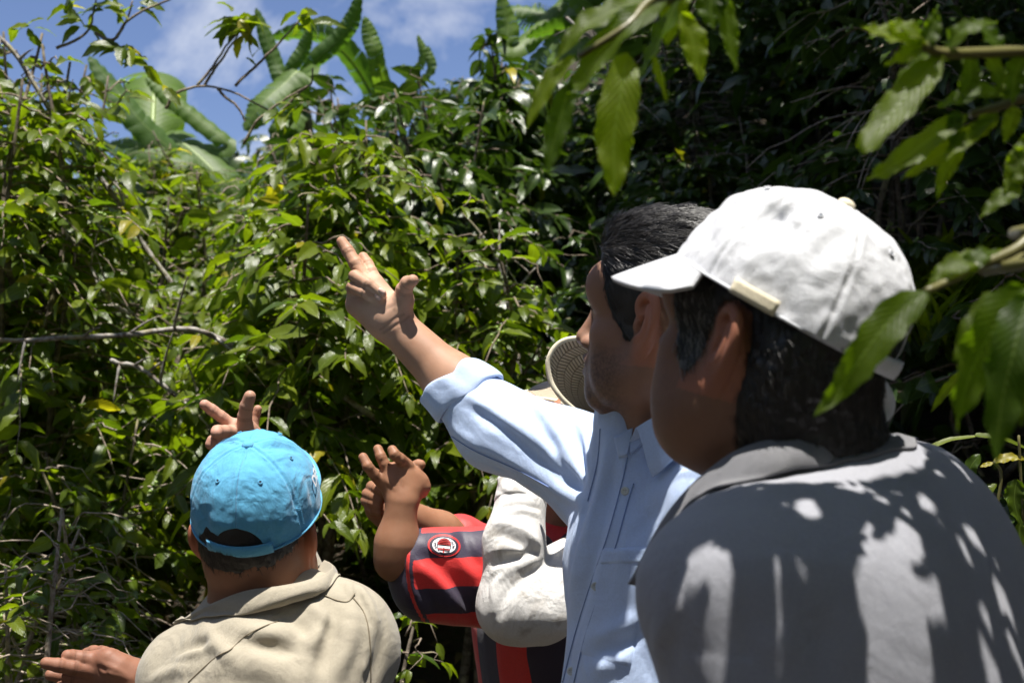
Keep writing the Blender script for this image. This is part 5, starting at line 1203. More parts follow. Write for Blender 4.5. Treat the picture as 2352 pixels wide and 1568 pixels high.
# ------------------------------------------------------------------ the place
def clouds():
    n=nt.nodes; l=nt.links; co=n.new('ShaderNodeTexCoord'); mp=n.new('ShaderNodeMapping'); mp.inputs['Scale'].default_value=(1,1,1.7); mp.inputs['Location'].default_value=(2.35,.4,.2); l.new(co.outputs['Generated'],mp.inputs[0])
    x=noise(n,l,mp.outputs[0],3.6,7,.58,.35); r=ramp(n,l,x.outputs[0],[(.50,(0,0,0)),(.68,(1,1,1))])
    m=n.new('ShaderNodeMix'); m.data_type='RGBA'; l.new(r.outputs[0],m.inputs[0]); 
    g=n.new('ShaderNodeMix'); g.data_type='RGBA'; g.blend_type='MULTIPLY'; g.inputs[0].default_value=1; l.new(sky.outputs[0],g.inputs[6]); g.inputs[7].default_value=(1.25,1.22,1.42,1)
    l.new(g.outputs[2],m.inputs[6]); m.inputs[7].default_value=(11.,11.3,12.,1); l.new(m.outputs[2],bg.inputs[0])
clouds()
def ground():
    xs=np.concatenate([np.linspace(-60,-6,28)[:-1],np.linspace(-6,6,97),np.linspace(6,60,28)[1:]]); ys=np.concatenate([np.linspace(-30,-1,16)[:-1],np.linspace(-1,10,90),np.linspace(10,90,30)[1:]])
    X,Y=np.meshgrid(xs,ys,indexing='ij'); Z=gz(X,Y)+.02*vnoise(np.stack([X.ravel(),Y.ravel(),X.ravel()*0],1),3.1).reshape(X.shape)
    o=mesh('ground',np.stack([X,Y,Z],-1).reshape(-1,3),grid_faces(len(xs),len(ys)),SOIL); tag(o,kind='structure')
ground()
A=shrub('coffee shrub at the left edge with pale lichen-grey limbs and bright sunlit leaves',-1.50,4.3,25,.70,7,11,.092,LEAF,TPM,1.0,.20,yellow=.018)
B=shrub('coffee shrub behind the raised hand with drooping glossy leaves',-.60,4.1,205,.74,6,12,.100,LEAF,TPH,1.05,.05,yellow=.018,lowcut=.42)
B2=shrub('low glossy coffee shrub between the raised forearm and the straw hat',-.10,4.1,430,.50,4,13,.092,LEAF,TPM,.8,.05,yellow=.03,lowcut=.50)
A2=shrub('thin sparse coffee shrub with bare twigs reaching into the blue sky',-1.30,4.9,120,.5,4,14,.10,LEAF,TPM,.45,.5,yellow=.018,up=.3,lowcut=.5)
F1=shrub('tangled low bush of dry pale twigs in the lower left corner',-1.02,3.15,1130,.55,9,15,.060,LEAF,TPM,1.7,.62,cat='bush',name='twiggy_bush',yellow=.018,twigm=TWIGP,barkm=TWIGP,tws=.62)
F2=shrub('leafy bush behind the khaki shoulder and the blue cap',-1.25,3.9,880,.60,7,16,.072,LEAF,TPM,1.3,.42,cat='bush',name='twiggy_bush',yellow=.03,twigm=TWIGP,tws=.75)
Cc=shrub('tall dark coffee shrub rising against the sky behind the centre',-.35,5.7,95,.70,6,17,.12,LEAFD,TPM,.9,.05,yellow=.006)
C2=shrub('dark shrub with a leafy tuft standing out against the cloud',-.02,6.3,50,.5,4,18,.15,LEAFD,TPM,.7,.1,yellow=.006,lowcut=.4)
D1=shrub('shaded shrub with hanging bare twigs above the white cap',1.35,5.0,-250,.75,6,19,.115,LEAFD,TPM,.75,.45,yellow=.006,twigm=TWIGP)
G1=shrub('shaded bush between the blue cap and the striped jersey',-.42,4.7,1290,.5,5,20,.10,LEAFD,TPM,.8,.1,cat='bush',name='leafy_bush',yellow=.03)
G2=shrub('small lit bush low between the khaki shoulder and the striped jersey',-.22,3.05,1330,.30,4,22,.075,LEAF,TPM,1.3,.05,cat='bush',name='leafy_bush',yellow=.05,group=None,tws=.6)
rs=np.random.RandomState(77)
BANK='shaded shrubs massed on the bank'
LAB1=['dark shrub directly behind the black-haired man','tall dark shrub behind the drooping leaves at top centre','low dark bush behind the white cap brim','low dark bush just right of the white cap','tall dark shrub behind the fan of pointed near leaves','tall dark shrub above the crown of the white cap','dark shrub with bare twigs at the upper right corner','dark shrub high on the bank left of the white cap','tall dark shrub high on the bank above the white cap button','dark shrub high on the bank right of the white cap','dark shrub at the right edge behind the thick near stem','dark shrub below the ragged banana blades at top centre','dark bush highest on the bank at the upper right','dark shrub highest on the bank above the white cap','dark shrub on the ridge behind the top-centre drooping leaves','dark shrub beyond the right edge of the bank','low bush hidden behind the grey polo collar','low bush beside the glossy seedling at right','low dark bush behind the straw hat','dark bush at the right edge behind the large hanging leaves','dark shrub under the narrow lit banana blade','low dark bush behind the face of the black-haired man','dark shrub below the lit banana blade left of centre']
LAB2=['sunlit leafy shrub just behind the pale lichened limb at far left','sunlit leafy shrub at the far left edge under the sky','leafy shrub below the leftmost banana blades','leafy shrub between the two left banana plants','leafy shrub behind the raised pointing hand','leafy shrub under the gap of blue sky','leafy shrub at the upper left behind the yellow-tipped leaves','leafy shrub on the ridge below the pale banana blades','distant leafy shrub in the top left corner','leafy shrub behind the khaki man, below the lichened limb','leafy bush low at the left edge above the pointing brown hand','leafy coffee shrub reaching into the top left corner']
src=[Cc,C2,D1,G1,A2]
for (x,y,si,vt) in [(.45,5.0,0,420),(.75,5.6,0,250),(1.0,4.6,3,700),(1.5,4.4,3,620),(2.1,4.6,2,200),(1.9,5.6,0,-100),(2.5,5.2,2,-100),(.9,6.6,2,0),(1.5,6.6,0,-200),(2.3,6.6,2,-300),(3.0,6.0,0,-300),(.35,6.9,0,160),(2.9,7.4,1,-500),(1.8,7.8,0,-500),(1.0,8.2,2,-200),(3.6,7.0,2,-500),(1.3,3.9,3,1020),(1.9,3.8,3,1000),(.1,5.2,3,760),(3.4,5.2,3,0),(-.25,7.4,0,170),(.35,4.5,3,900),(-.70,6.0,0,125)]:
    s_=src[si]; sc=top(x,y,vt)/s_['h']; w_=min(1.25,max(.8,sc))
    o=copy_tree(s_,(x,y,float(gz(x,y))-.03),rs.uniform(0,6.28),(w_,w_,sc),LAB1.pop(0),BANK)
for (x,y,si,vt) in [(-2.1,4.8,0,150),(-2.6,5.4,0,80),(-1.9,5.8,0,260),(-1.1,6.2,3,320),(-.75,5.2,3,330),(-1.7,6.9,0,280),(-2.9,6.8,0,150),(-1.0,7.4,3,260),(-3.3,6.2,0,60),(-1.6,5.2,3,520),(-2.2,3.9,3,900),(-1.80,4.7,0,-30)]:
    s_=[A,B,A2,F2][si]; sc=top(x,y,vt)/s_['h']; w_=min(1.3,max(.85,sc))
    o=copy_tree(s_,(x,y,float(gz(x,y))-.03),rs.uniform(0,6.28),(w_,w_,sc),LAB2.pop(0),'sunlit shrubs in the thicket')
# long pale limbs of the left shrub
def limb(label,pts,r0,r1,par=None):
    p=spline([P(q[0],q[1],q[2]+.27) for q in pts],40); rs=np.random.RandomState(len(label)); p=p+np.cumsum(rs.normal(0,.0012,(40,3)),0); m=MB(); m.tube(p,np.linspace(r0,r1,40)*(1+.10*np.sin(np.arange(40)*1.7)),8)
    for i in range(4,38,4):
        d=norm(rs.normal(0,1,3)*nv(1,.6,1)+nv(0,0,.3)); L=rs.uniform(.06,.22); tt=np.linspace(0,1,6)[:,None]; m.tube(p[i]+d*L*tt-nv(0,0,.2)*L*tt*tt,np.linspace(r1*.9,.0014,6),4)
    return m
for nm,L,r0,r1 in [('limb',[(900,990,3.7),(820,930,3.65),(700,865,3.6),(560,805,3.55),(440,757,3.5),(300,768,3.45),(150,778,3.45),(-40,785,3.5)],.0095,.006),
    ('limb',[(560,975,3.7),(480,945,3.65),(400,905,3.6),(330,850,3.6),(260,830,3.6)],.008,.006),
    ('limb',[(300,720,3.8),(250,690,3.8),(200,600,3.9),(150,520,3.9)],.007,.004),
    ('limb',[(400,660,4.1),(330,560,4.1),(280,480,4.1),(200,370,4.1),(120,260,4.1),(40,130,4.1),(-20,60,4.1)],.009,.007),
    ('limb',[(1195,880,4.2),(1180,760,4.2),(1150,620,4.2),(1130,560,4.2)],.010,.007),
    ('limb',[(1020,770,3.9),(1110,720,3.9),(1240,610,3.9)],.0045,.003),
    ('limb',[(1010,765,3.8),(1060,800,3.8),(1140,870,3.8)],.005,.003),
    ('limb',[(1300,40,4.6),(1380,120,4.6),(1420,260,4.6),(1440,400,4.6)],.006,.003)]:
    m=limb(nm+str(L[0]),L,r0,r1); o=m.build('limb',BARK,None)
    pa=A if L[0][0]<1000 else B2; Vw=np.array([v.co[:] for v in o.data.vertices])-np.array(pa.location); o.data.vertices.foreach_set('co',Vw.astype(np.float32).ravel()); o.parent=pa
# thin arching twigs against the sky (part of the sparse shrub)
m=MB()
for L in [[(380,250,4.6),(400,215,4.6),(455,198,4.6),(520,205,4.6),(600,245,4.6),(640,262,4.6)],[(455,198,4.6),(500,140,4.6),(545,80,4.6)],[(470,198,4.6),(520,130,4.6),(550,85,4.6)],[(540,198,4.6),(600,140,4.6),(650,90,4.6),(690,45,4.6)],[(500,205,4.6),(545,250,4.6),(560,285,4.6)],[(640,265,4.6),(690,210,4.6),(715,190,4.6),(720,150,4.6)],
          [(220,75,4.4),(260,90,4.4),(290,50,4.4),(340,20,4.4),(390,0,4.4),(430,-20,4.4)],[(240,110,4.4),(280,60,4.4),(300,0,4.4)],[(130,110,4.4),(200,70,4.4),(215,0,4.4)],[(560,330,4.5),(590,280,4.5),(640,235,4.5),(700,200,4.5)]]:
    m.tube(spline([P(*q) for q in L],22)+np.cumsum(np.random.RandomState(int(L[0][0])).normal(0,.0012,(22,3)),0),np.linspace(.0055,.0026,22),5)
o=m.build('arching_twigs',TWIG,None); Vw=np.array([v.co[:] for v in o.data.vertices])-np.array(A2.location); o.data.vertices.foreach_set('co',Vw.astype(np.float32).ravel()); o.parent=A2
cl=[]
for (u,v,dd,nn_,s) in [(540,45,4.6,7,1),(555,60,4.6,6,1.1),(585,50,4.6,5,1),(690,38,4.6,4,1),(700,55,4.6,3,1),(565,75,4.6,4,.9),(575,135,4.6,2,.7),(375,200,4.5,3,.8),(230,20,4.4,5,1),(320,20,4.4,4,.9),(280,115,4.4,7,1.1),(330,150,4.4,5,1),(150,30,4.4,6,1),(60,60,4.4,6,1),(190,60,4.4,4,1),(240,-5,4.4,4,1),(640,260,4.5,5,.9),(680,245,4.5,5,.8)]:
    for i in range(nn_): cl.append((P(u+rs.normal(0,9),v+rs.normal(0,8),dd),s))
p=np.array([c[0] for c in cl]); N=len(p); ln=np.array([c[1] for c in cl])*.095*rs.uniform(.7,1.2,N)
leaves('sky_leaves',p,np.stack([rs.normal(0,1,N),rs.normal(0,.5,N),rs.normal(-.15,.4,N)],1),np.stack([rs.normal(0,.5,N),rs.normal(-.5,.3,N),np.ones(N)*.7],1),ln,ln*.42,np.where(rs.rand(N)<.12,.99,rs.uniform(.2,.9,N)),LEAF,A2,TPH,seed=4)
# bananas
UPF=nv(0,-.8,.55)
banana('banana plant at left, long blades against the blue sky',-2.05,8.0,3.2,[
  ([(205,128,7.8),(262,200,7.8),(330,285,7.8),(420,370,7.9)],.26,.25,nv(.6,-.7,.2),.15),([(335,178,8.),(380,215,8.),(450,270,8.),(520,340,8.)],.17,.2,UPF,.7),([(250,330,7.8),(300,335,7.8),(400,360,7.8)],.30,.5,UPF,.4),([(560,520,7.9),(540,450,7.9),(500,400,7.9)],.35,.5,UPF,.6)],31,1)
banana('banana plant right of centre-left, one narrow upright blade and broad pale blades',-1.25,8.3,3.45,[
  ([(588,18,8.2),(610,80,8.2),(632,140,8.2),(650,190,8.2)],.15,.0,nv(.3,-.9,.1),.2),([(715,62,8.2),(700,110,8.2),(670,170,8.2)],.13,.1,nv(.5,-.8,.1),.2),([(560,300,8.0),(600,240,8.0),(650,195,8.1),(690,165,8.2)],.34,.3,UPF,.6),([(640,400,8.),(650,330,8.),(665,260,8.1)],.30,.3,UPF,.5),
  ([(830,-30,8.3),(815,40,8.3),(780,90,8.3),(720,150,8.3)],.17,.2,nv(.6,-.7,.2),.1),([(655,320,8.),(650,280,8.)],.25,.3,UPF,.85)],41,0)
banana('banana plant behind the dark shrub, lit blade showing above it',-.75,8.6,3.35,[
  ([(838,38,8.5),(850,80,8.5),(866,130,8.5)],.17,.3,UPF,.9),([(983,105,8.5),(985,160,8.5)],.12,.3,UPF,.6),([(960,80,8.6),(970,130,8.6)],.10,.3,UPF,.8),([(620,90,8.8),(700,80,8.7),(780,110,8.6)],.25,.5,nv(0,-.5,-.6),.1)],51,0)
banana('banana plant at top centre with broad ragged blades',.62,7.8,4.1,[
  ([(1150,-20,7.6),(1165,50,7.6),(1185,110,7.6)],.20,.4,UPF,.9),([(1208,88,7.6),(1270,70,7.6),(1350,60,7.6),(1430,40,7.7)],.19,.1,nv(0,-.4,-.8),.05),([(1255,150,7.5),(1300,115,7.5),(1370,95,7.5),(1450,90,7.6)],.26,.35,UPF,.85),
  ([(1270,-40,7.5),(1340,10,7.5),(1420,70,7.5)],.20,.2,UPF,.8),([(1185,30,7.9),(1230,45,7.9),(1300,40,7.9)],.28,1.,nv(0,-.9,-.3),.1),([(1225,190,7.6),(1240,130,7.6),(1290,80,7.6)],.22,.6,UPF,.6),([(1140,30,7.8),(1200,20,7.8),(1290,30,7.8)],.2,.8,UPF,.3)],61,1)
# far green mass behind everything
def farmass():
    rs=np.random.RandomState(9); N=26000; x=rs.uniform(-9,11,N); y=rs.uniform(5.2,13,N); g=gz(x,y); h=rs.rand(N)**1.5*np.where(x>.6,2.0,.8); p=np.stack([x,y,g+h],1)
    el=(p[:,2]-1.5)/p[:,1]; uu=1176+x/y*FPX; lim=(1012-np.interp(uu,[0,300,450,560,700,1000,1150,1300,1420,1500],[200,300,330,300,220,190,150,150,60,-3000]))/FPX; p=p[el<lim]; N=len(p)
    ln=rs.uniform(.10,.20,N)
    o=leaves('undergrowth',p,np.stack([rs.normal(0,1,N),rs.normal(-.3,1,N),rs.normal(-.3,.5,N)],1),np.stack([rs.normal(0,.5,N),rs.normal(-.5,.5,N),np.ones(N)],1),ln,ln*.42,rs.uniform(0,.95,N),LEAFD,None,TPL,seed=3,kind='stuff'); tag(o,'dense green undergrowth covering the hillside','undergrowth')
farmass()
def litter():
    rs=np.random.RandomState(19); N=5000; x=rs.uniform(-2.5,4,N); y=rs.uniform(2.2,6,N); p=np.stack([x,y,gz(x,y)+.01],1); ln=rs.uniform(.05,.10,N)
    o=leaves('leaf_litter',p,rs.normal(0,1,(N,3))*nv(1,1,.15),nv(0,0,1)+rs.normal(0,.3,(N,3)),ln,ln*.4,rs.uniform(0,1,N),DRY,None,TPL,seed=3,kind='stuff'); tag(o,'dry brown leaf litter on the soil of the slope','leaf litter')
DRY=M_leaf('dry_leaf',(.06,.035,.02),(.14,.09,.05),yellow=(.2,.13,.07),gloss=.7,trans=.1)
litter()
# bright grassy clump at the right
def grass(label,cx,cy,cz,n,h,spread,wd,seed,mat,name='grass_tuft',cat='grass tuft'):
    rs=np.random.RandomState(seed); k=empty(name,(cx,cy,cz)); tag(k,label,cat); c=nv(cx,cy,cz); N=n
    p=c+np.stack([rs.normal(0,spread,N),rs.normal(0,spread*.6,N),np.zeros(N)],1); a=rs.uniform(0,6.28,N); d=np.stack([np.cos(a)*.45,np.sin(a)*.45,np.ones(N)],1)
    leaves('blades',p,d,np.stack([-np.cos(a),-np.sin(a),np.ones(N)*.4],1),h*rs.uniform(.6,1.2,N),wd,rs.uniform(.4,.95,N),mat,k,template(9,2,shape=(.25,.5)),droop=.55,wave=.0,fold=.25,seed=seed); return k
for i,(u,v,d,n_,h) in enumerate([(2110,560,4.6,60,.22),(2180,620,4.5,70,.24),(2260,560,4.7,60,.25),(2330,640,4.5,60,.26),(2150,680,4.3,50,.2),(2290,720,4.4,50,.2)]):
    q=P(u,v,d); grass(['narrow-leaved lit clump just right of the white cap button','lit grassy clump right of the white cap crown','tall lit grass clump below the hanging near leaves','lit clump at the right edge of the bank','small lit clump beside the white cap strap','low grassy clump at right under the dark near leaf'][i],q[0],q[1],q[2]-.15,n_,h,.10,.022,60+i,LEAF)

def added_shade_tree():  # unseen crown added out of frame to keep sun and sky off the bank
    k=empty('added_shade_tree',(3.2,4.6,float(gz(3.2,4.6)))); tag(k,'unseen tree added above the frame to darken the right-hand bank','tree')
    rs=np.random.RandomState(4); N=15000; x=rs.uniform(.35,5.2,N); y=rs.uniform(2.6,8.2,N); z=4.35+rs.rand(N)*1.3+.25*np.sin(x*2.3)+.25*np.cos(y*1.9)
    c=vnoise(np.stack([x,y,z],1),1.5)>-.42; x,y,z=x[c],y[c],z[c]; N=len(x); ln=rs.uniform(.14,.24,N)
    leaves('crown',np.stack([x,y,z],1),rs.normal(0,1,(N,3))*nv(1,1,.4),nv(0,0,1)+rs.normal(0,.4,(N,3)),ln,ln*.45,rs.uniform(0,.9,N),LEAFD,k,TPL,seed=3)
    m=MB(); m.tube(spline([nv(3.2,4.6,float(gz(3.2,4.6))-.2),nv(3.3,4.6,3.4),nv(3.0,4.5,4.9)],12),np.linspace(.2,.1,12),10)
    for i in range(14):
        a=rs.uniform(0,6.28); L=rs.uniform(1,2.6); m.tube(spline([nv(3.1,4.5,4.3),nv(3.1+math.cos(a)*L*.5,4.5+math.sin(a)*L*.5,4.9),nv(3.1+math.cos(a)*L,4.5+math.sin(a)*L,5.1)],8),np.linspace(.06,.015,8),6)
    m.build('trunk',BARKD,k)
added_shade_tree()

def added_rear_trees():  # unseen trees added around the view to block sky light and raise contrast
    rs=np.random.RandomState(14)
    for (cx,cy,rx,ry,z0,z1,N,lab) in [(0.,-3.6,5.5,2.2,1.2,6.5,9000,'unseen leafy tree added behind the camera to cut the sky fill'),(4.6,.3,2.2,3.0,.8,6.0,6500,'unseen leafy tree added beyond the right edge to cut the sky fill'),(-5.4,1.2,2.0,3.2,1.0,5.0,5000,'unseen leafy tree added beyond the left edge to cut the sky fill')]:
        k=empty('added_shade_tree',(cx,cy,0)); tag(k,lab,'tree'); q=rs.normal(0,1,(N,3)); q/=np.linalg.norm(q,axis=1)[:,None]; q*=rs.rand(N)[:,None]**.33
        p=nv(cx,cy,(z0+z1)/2)+q*nv(rx,ry,(z1-z0)/2); ln=rs.uniform(.18,.34,N)
        leaves('crown',p,rs.normal(0,1,(N,3)),rs.normal(0,.7,(N,3))+nv(0,0,1),ln,ln*.5,rs.uniform(0,.9,N),LEAFD,k,TPL,seed=5)
        m=MB(); m.tube(spline([nv(cx,cy,float(gz(cx,cy))-.2),nv(cx+.1,cy,z0+.5),nv(cx,cy,(z0+z1)/2)],10),np.linspace(.22,.1,10),10); m.build('trunk',BARKD,k)
added_rear_trees()

def added_left_bough():  # unseen bough added to shade the lower left bushes
    k=empty('added_shade_tree',(-2.9,2.4,0)); tag(k,'unseen slender tree added beyond the left edge to dim the lower left thicket','tree')
    rs=np.random.RandomState(24); N=1500; p=np.stack([rs.uniform(-2.4,-.15,N),rs.uniform(2.45,3.5,N),rs.uniform(2.85,3.35,N)],1); c=vnoise(p,2.6)>.08; p=p[c]; N=len(p); ln=rs.uniform(.10,.17,N)
    leaves('crown',p,rs.normal(0,1,(N,3))*nv(1,1,.4),nv(0,0,1)+rs.normal(0,.4,(N,3)),ln,ln*.42,rs.uniform(0,.9,N),LEAFD,k,TPL,seed=3)
    m=MB(); m.tube(spline([nv(-2.9,2.4,-.2),nv(-2.85,2.45,1.8),nv(-2.5,2.7,2.9),nv(-1.5,2.9,3.05),nv(-.4,3.0,3.05)],24),np.linspace(.07,.008,24),8); m.build('trunk',BARKD,k)
added_left_bough()
# ------------------------------------------------------------------ near foliage
def own(o,k): return o
def near_tree():
    k=empty('overhanging_branch',P(2450,60,1.02)); tag(k,'blurred near branch reaching in from the right above the white cap','branch','near branches of the shade tree')
    m=MB(); m.tube(spline([nv(1.9,.5,2.2),nv(1.2,.75,1.95),P(2650,140,1.05),P(2500,118,1.02),P(2352,118,1.0),P(2250,122,.98),P(2160,122,.96),P(2120,105,.95)],30),np.interp(np.linspace(0,1,30),[0,.4,1],[.0065,.0045,.0035]),8); m.build('stem',TWIGG,k)
    D=.96
    for i,(pts,w_,var) in enumerate([([(2120,105,.95),(2060,85,.95),(2010,72,.95),(1977,60,.95)],.022,.95),([(2160,122,.96),(2110,190,.95),(2050,260,.94),(1992,330,.93),(1978,355,.93)],.030,.6),([(2150,118,.96),(2110,80,.95),(2070,60,.95),(2040,50,.95)],.020,.9),
        ([(2170,120,.97),(2200,80,.96),(2240,60,.96),(2290,50,.97)],.020,.3),([(2180,125,.97),(2130,150,.97),(2080,190,.97),(2040,240,.97)],.024,.35),([(2220,120,.98),(2230,170,.98),(2215,210,.98),(2180,240,.98)],.018,.3)]):
        near_leaf(k,[P(*q) for q in pts],w_,var*.9,seed=i)
    k2=empty('overhanging_branch',P(2450,240,1.05)); tag(k2,'blurred near branch with a fan of pointed leaves, below the topmost right-hand one','branch','near branches of the shade tree')
    m=MB(); m.tube(spline([nv(1.9,.55,2.15),nv(1.2,.8,1.9),P(2600,180,1.10),P(2450,210,1.06),P(2352,225,1.04),P(2280,250,1.02),P(2230,262,1.01)],20),np.interp(np.linspace(0,1,20),[0,.4,1],[.0065,.0045,.0028]),8); m.build('stem',TWIGG,k2)
    for i,(pts,w_,var) in enumerate([([(2225,262,1.0),(2150,310,1.0),(2070,370,.99),(2020,400,.99),(1990,412,.99)],.024,.55),([(2292,262,1.0),(2200,330,1.0),(2130,375,1.0),(2071,412,1.0)],.020,.8),([(2215,300,1.0),(2190,360,1.0),(2165,410,1.0),(2152,462,1.0)],.016,.6),
        ([(2200,255,1.0),(2190,290,1.0),(2183,335,1.0)],.014,.15),([(2320,224,1.0),(2260,212,1.0),(2190,232,1.0),(2150,248,1.0)],.019,.2),([(2335,245,1.02),(2320,285,1.02),(2306,330,1.02)],.016,.6),([(2290,262,1.0),(2250,300,1.0),(2225,330,1.0)],.018,.7)]):
        near_leaf(k2,[P(*q) for q in pts],w_,var*.9,seed=20+i)
    for i,(pts,w_,var) in enumerate([([(2352,130,1.0),(2330,180,1.0),(2325,240,1.0)],.022,.2),([(2260,120,.99),(2290,170,.99),(2300,220,.99)],.018,.6),([(2300,118,.99),(2270,80,.99),(2230,40,.99)],.02,.15),([(2110,100,.95),(2080,130,.95),(2030,150,.95)],.018,.85),([(2120,108,.95),(2140,70,.95),(2150,20,.95)],.018,.3)]):
        near_leaf(k,[P(*q) for q in pts],w_,var*.9,seed=110+i)
    k3=empty('overhanging_branch',P(2450,560,1.0)); tag(k3,'near branch whose large dark leaves hang in front of the cap strap','branch','near branches of the shade tree')
    m=MB(); m.tube(spline([nv(1.9,.5,2.1),nv(1.2,.75,1.8),P(2600,480,1.0),P(2400,530,.98),P(2330,575,.97),P(2250,610,.96),P(2180,645,.96),P(2128,668,.95)],30),np.interp(np.linspace(0,1,30),[0,.4,1],[.0065,.0045,.0025]),8); m.build('stem',TWIGG,k3)
    m=MB(); m.tube(spline([nv(1.2,.75,1.8),P(2500,560,.98),P(2420,600,.93),P(2370,640,.9)],12),np.linspace(.006,.003,12),8); m.build('stem',TWIGG,k3)
    for i,(pts,w_,var,nr) in enumerate([([(2130,668,.95),(2050,730,.94),(1985,810,.93),(1930,890,.93),(1868,957,.93)],.033,.30,nv(.5,-.6,.6)),([(2200,640,.96),(2250,590,.96),(2300,575,.97)],.018,.3,None),([(2278,600,.97),(2220,600,.96),(2170,620,.96),(2130,655,.96)],.022,.55,None),([(2125,675,.955),(2085,735,.96),(2045,790,.96),(2018,835,.96)],.016,.15,nv(-.5,-.5,.6)),
        ([(2355,660,.90),(2300,730,.89),(2250,810,.89),(2215,900,.89),(2195,990,.89)],.042,.25,nv(.4,-.7,.5)),([(2360,680,.88),(2330,800,.86),(2300,930,.86),(2285,1075,.86)],.040,.08,nv(.1,-.8,.5)),([(2352,680,.92),(2290,700,.92),(2230,760,.92),(2190,830,.92)],.026,.4,None),([(2400,640,.9),(2370,740,.88),(2350,860,.88),(2345,980,.88)],.030,.3,None),
        ([(2352,340,.98),(2335,385,.98),(2306,440,.98)],.022,.7,None),([(2345,430,.98),(2300,455,.98),(2250,500,.98)],.018,.4,None),([(2215,850,1.3),(2170,900,1.3),(2138,947,1.3)],.012,.9,None),([(2390,300,.98),(2350,370,.98),(2330,440,.98)],.024,.5,None)]):
        near_leaf(k3,[P(*q) for q in pts],w_,var*.9,nrm=nr,seed=40+i)
    k4=empty('overhanging_branch',P(1620,-120,1.05)); tag(k4,'near branch at top centre-right with long drooping translucent leaves','branch','near branches of the shade tree')
    m=MB(); m.tube(spline([nv(1.9,.5,2.4),nv(1.1,.8,2.25),P(1800,-260,1.1),P(1700,-120,1.06),P(1620,-40,1.04),P(1560,-5,1.03),P(1500,10,1.02)],24),np.interp(np.linspace(0,1,24),[0,.4,1],[.0065,.0045,.003]),8); m.tube(spline([P(1640,-60,1.04),P(1500,0,1.02),P(1440,60,1.0),P(1330,130,1.0)],16),np.linspace(.005,.002,16),6); m.build('stem',TWIGG,k4)
    for i,(pts,w_,var,nr) in enumerate([([(1530,5,1.02),(1450,50,1.0),(1380,120,1.0),(1330,190,1.0),(1296,222,1.0)],.030,.35,None),([(1440,120,1.0),(1425,220,.99),(1410,320,.99),(1412,400,.99),(1410,452,.99)],.036,.85,None),([(1320,130,1.0),(1270,180,1.0),(1235,240,1.0),(1209,296,1.0)],.018,.75,None),([(1310,190,1.0),(1290,260,1.0),(1268,340,1.0),(1257,402,1.0)],.023,.12,None),
        ([(1565,30,1.02),(1590,90,1.02),(1600,140,1.02),(1614,192,1.02)],.026,.9,None),([(1660,-20,1.03),(1672,60,1.03),(1680,110,1.03),(1692,165,1.03)],.018,.3,None),([(1560,0,1.02),(1520,80,1.01),(1490,140,1.01),(1458,196,1.01)],.026,.12,nv(-.4,-.4,.8)),([(1500,125,1.01),(1508,160,1.01),(1520,195,1.01),(1534,240,1.01)],.008,.8,None),([(1600,-40,1.03),(1560,0,1.03),(1540,60,1.03),(1530,110,1.03)],.026,.8,None),([(1480,0,1.02),(1400,30,1.01),(1330,70,1.0),(1270,150,1.0)],.026,.5,None),([(1640,-40,1.03),(1632,20,1.03),(1640,70,1.03)],.03,.15,None)]):
        near_leaf(k4,[P(*q) for q in pts],w_,var*.9,nrm=nr,seed=60+i)
TWIGG=M_plain('green_stem',(.13,.12,.04),.4,0,60,.2,.1)
near_tree()
def low_plants():
    k=empty('seedling',P(2330,1330,2.1)); tag(k,'young glossy-leaved plant growing at the right edge behind the grey shoulder','plant')
    m=MB(); m.tube(spline([P(2330,1420,2.15),P(2300,1300,2.1),P(2290,1180,2.1),P(2300,1090,2.1),P(2282,1060,2.1)],24),np.linspace(.004,.002,24),6); m.tube(spline([P(2310,1290,2.1),P(2260,1230,2.1),P(2230,1200,2.1)],10),.0016,5); m.tube(spline([P(2350,1200,2.1),P(2345,1100,2.1),P(2340,1000,2.1)],10),.0022,5); m.build('stem',TWIGG,k)
    for i,(pts,w_,var) in enumerate([([(2252,1042,2.1),(2228,1075,2.1),(2230,1110,2.1),(2245,1135,2.1)],.026,.1),([(2290,1110,2.1),(2250,1140,2.1),(2215,1180,2.1),(2198,1195,2.1)],.024,.5),([(2335,1100,2.1),(2330,1150,2.1),(2345,1210,2.1)],.040,.2),([(2330,1190,2.1),(2280,1215,2.1),(2245,1270,2.1)],.032,.05),([(2340,1200,2.1),(2345,1260,2.1),(2350,1310,2.1)],.034,.35),([(2282,1060,2.1),(2320,1050,2.1),(2360,1055,2.1)],.020,.97),([(2282,1062,2.1),(2262,1068,2.1),(2250,1072,2.1)],.010,.97),([(2300,1290,2.1),(2270,1320,2.1),(2255,1350,2.1)],.028,.4),([(2310,1250,2.1),(2270,1260,2.1),(2230,1300,2.1)],.04,.1),([(2330,1330,2.1),(2300,1370,2.1),(2320,1420,2.1)],.03,.2)]):
        near_leaf(k,[P(*q) for q in pts],w_,var,seed=80+i,mat=LEAF)
    k=empty('strap_leaf_plant',P(2060,1180,2.2)); tag(k,'strap-leaved plant arching out from behind the grey collar','plant')
    for i,(pts,w_,var) in enumerate([([(2055,1180,2.2),(2070,1110,2.2),(2110,1050,2.2),(2170,1012,2.2),(2250,1000,2.2)],.013,.9),([(2100,1200,2.25),(2160,1168,2.25),(2220,1172,2.25),(2300,1195,2.25)],.008,.5),([(2240,998,2.2),(2300,1005,2.2),(2360,1030,2.2)],.012,.5),([(2150,1230,2.2),(2220,1240,2.2),(2300,1260,2.2),(2360,1290,2.2)],.012,.3)]):
        near_leaf(k,[P(*q) for q in pts],w_,var,seed=90+i,mat=LEAF,wave=0,prof=(.12,.35),fold=.1)
low_plants()
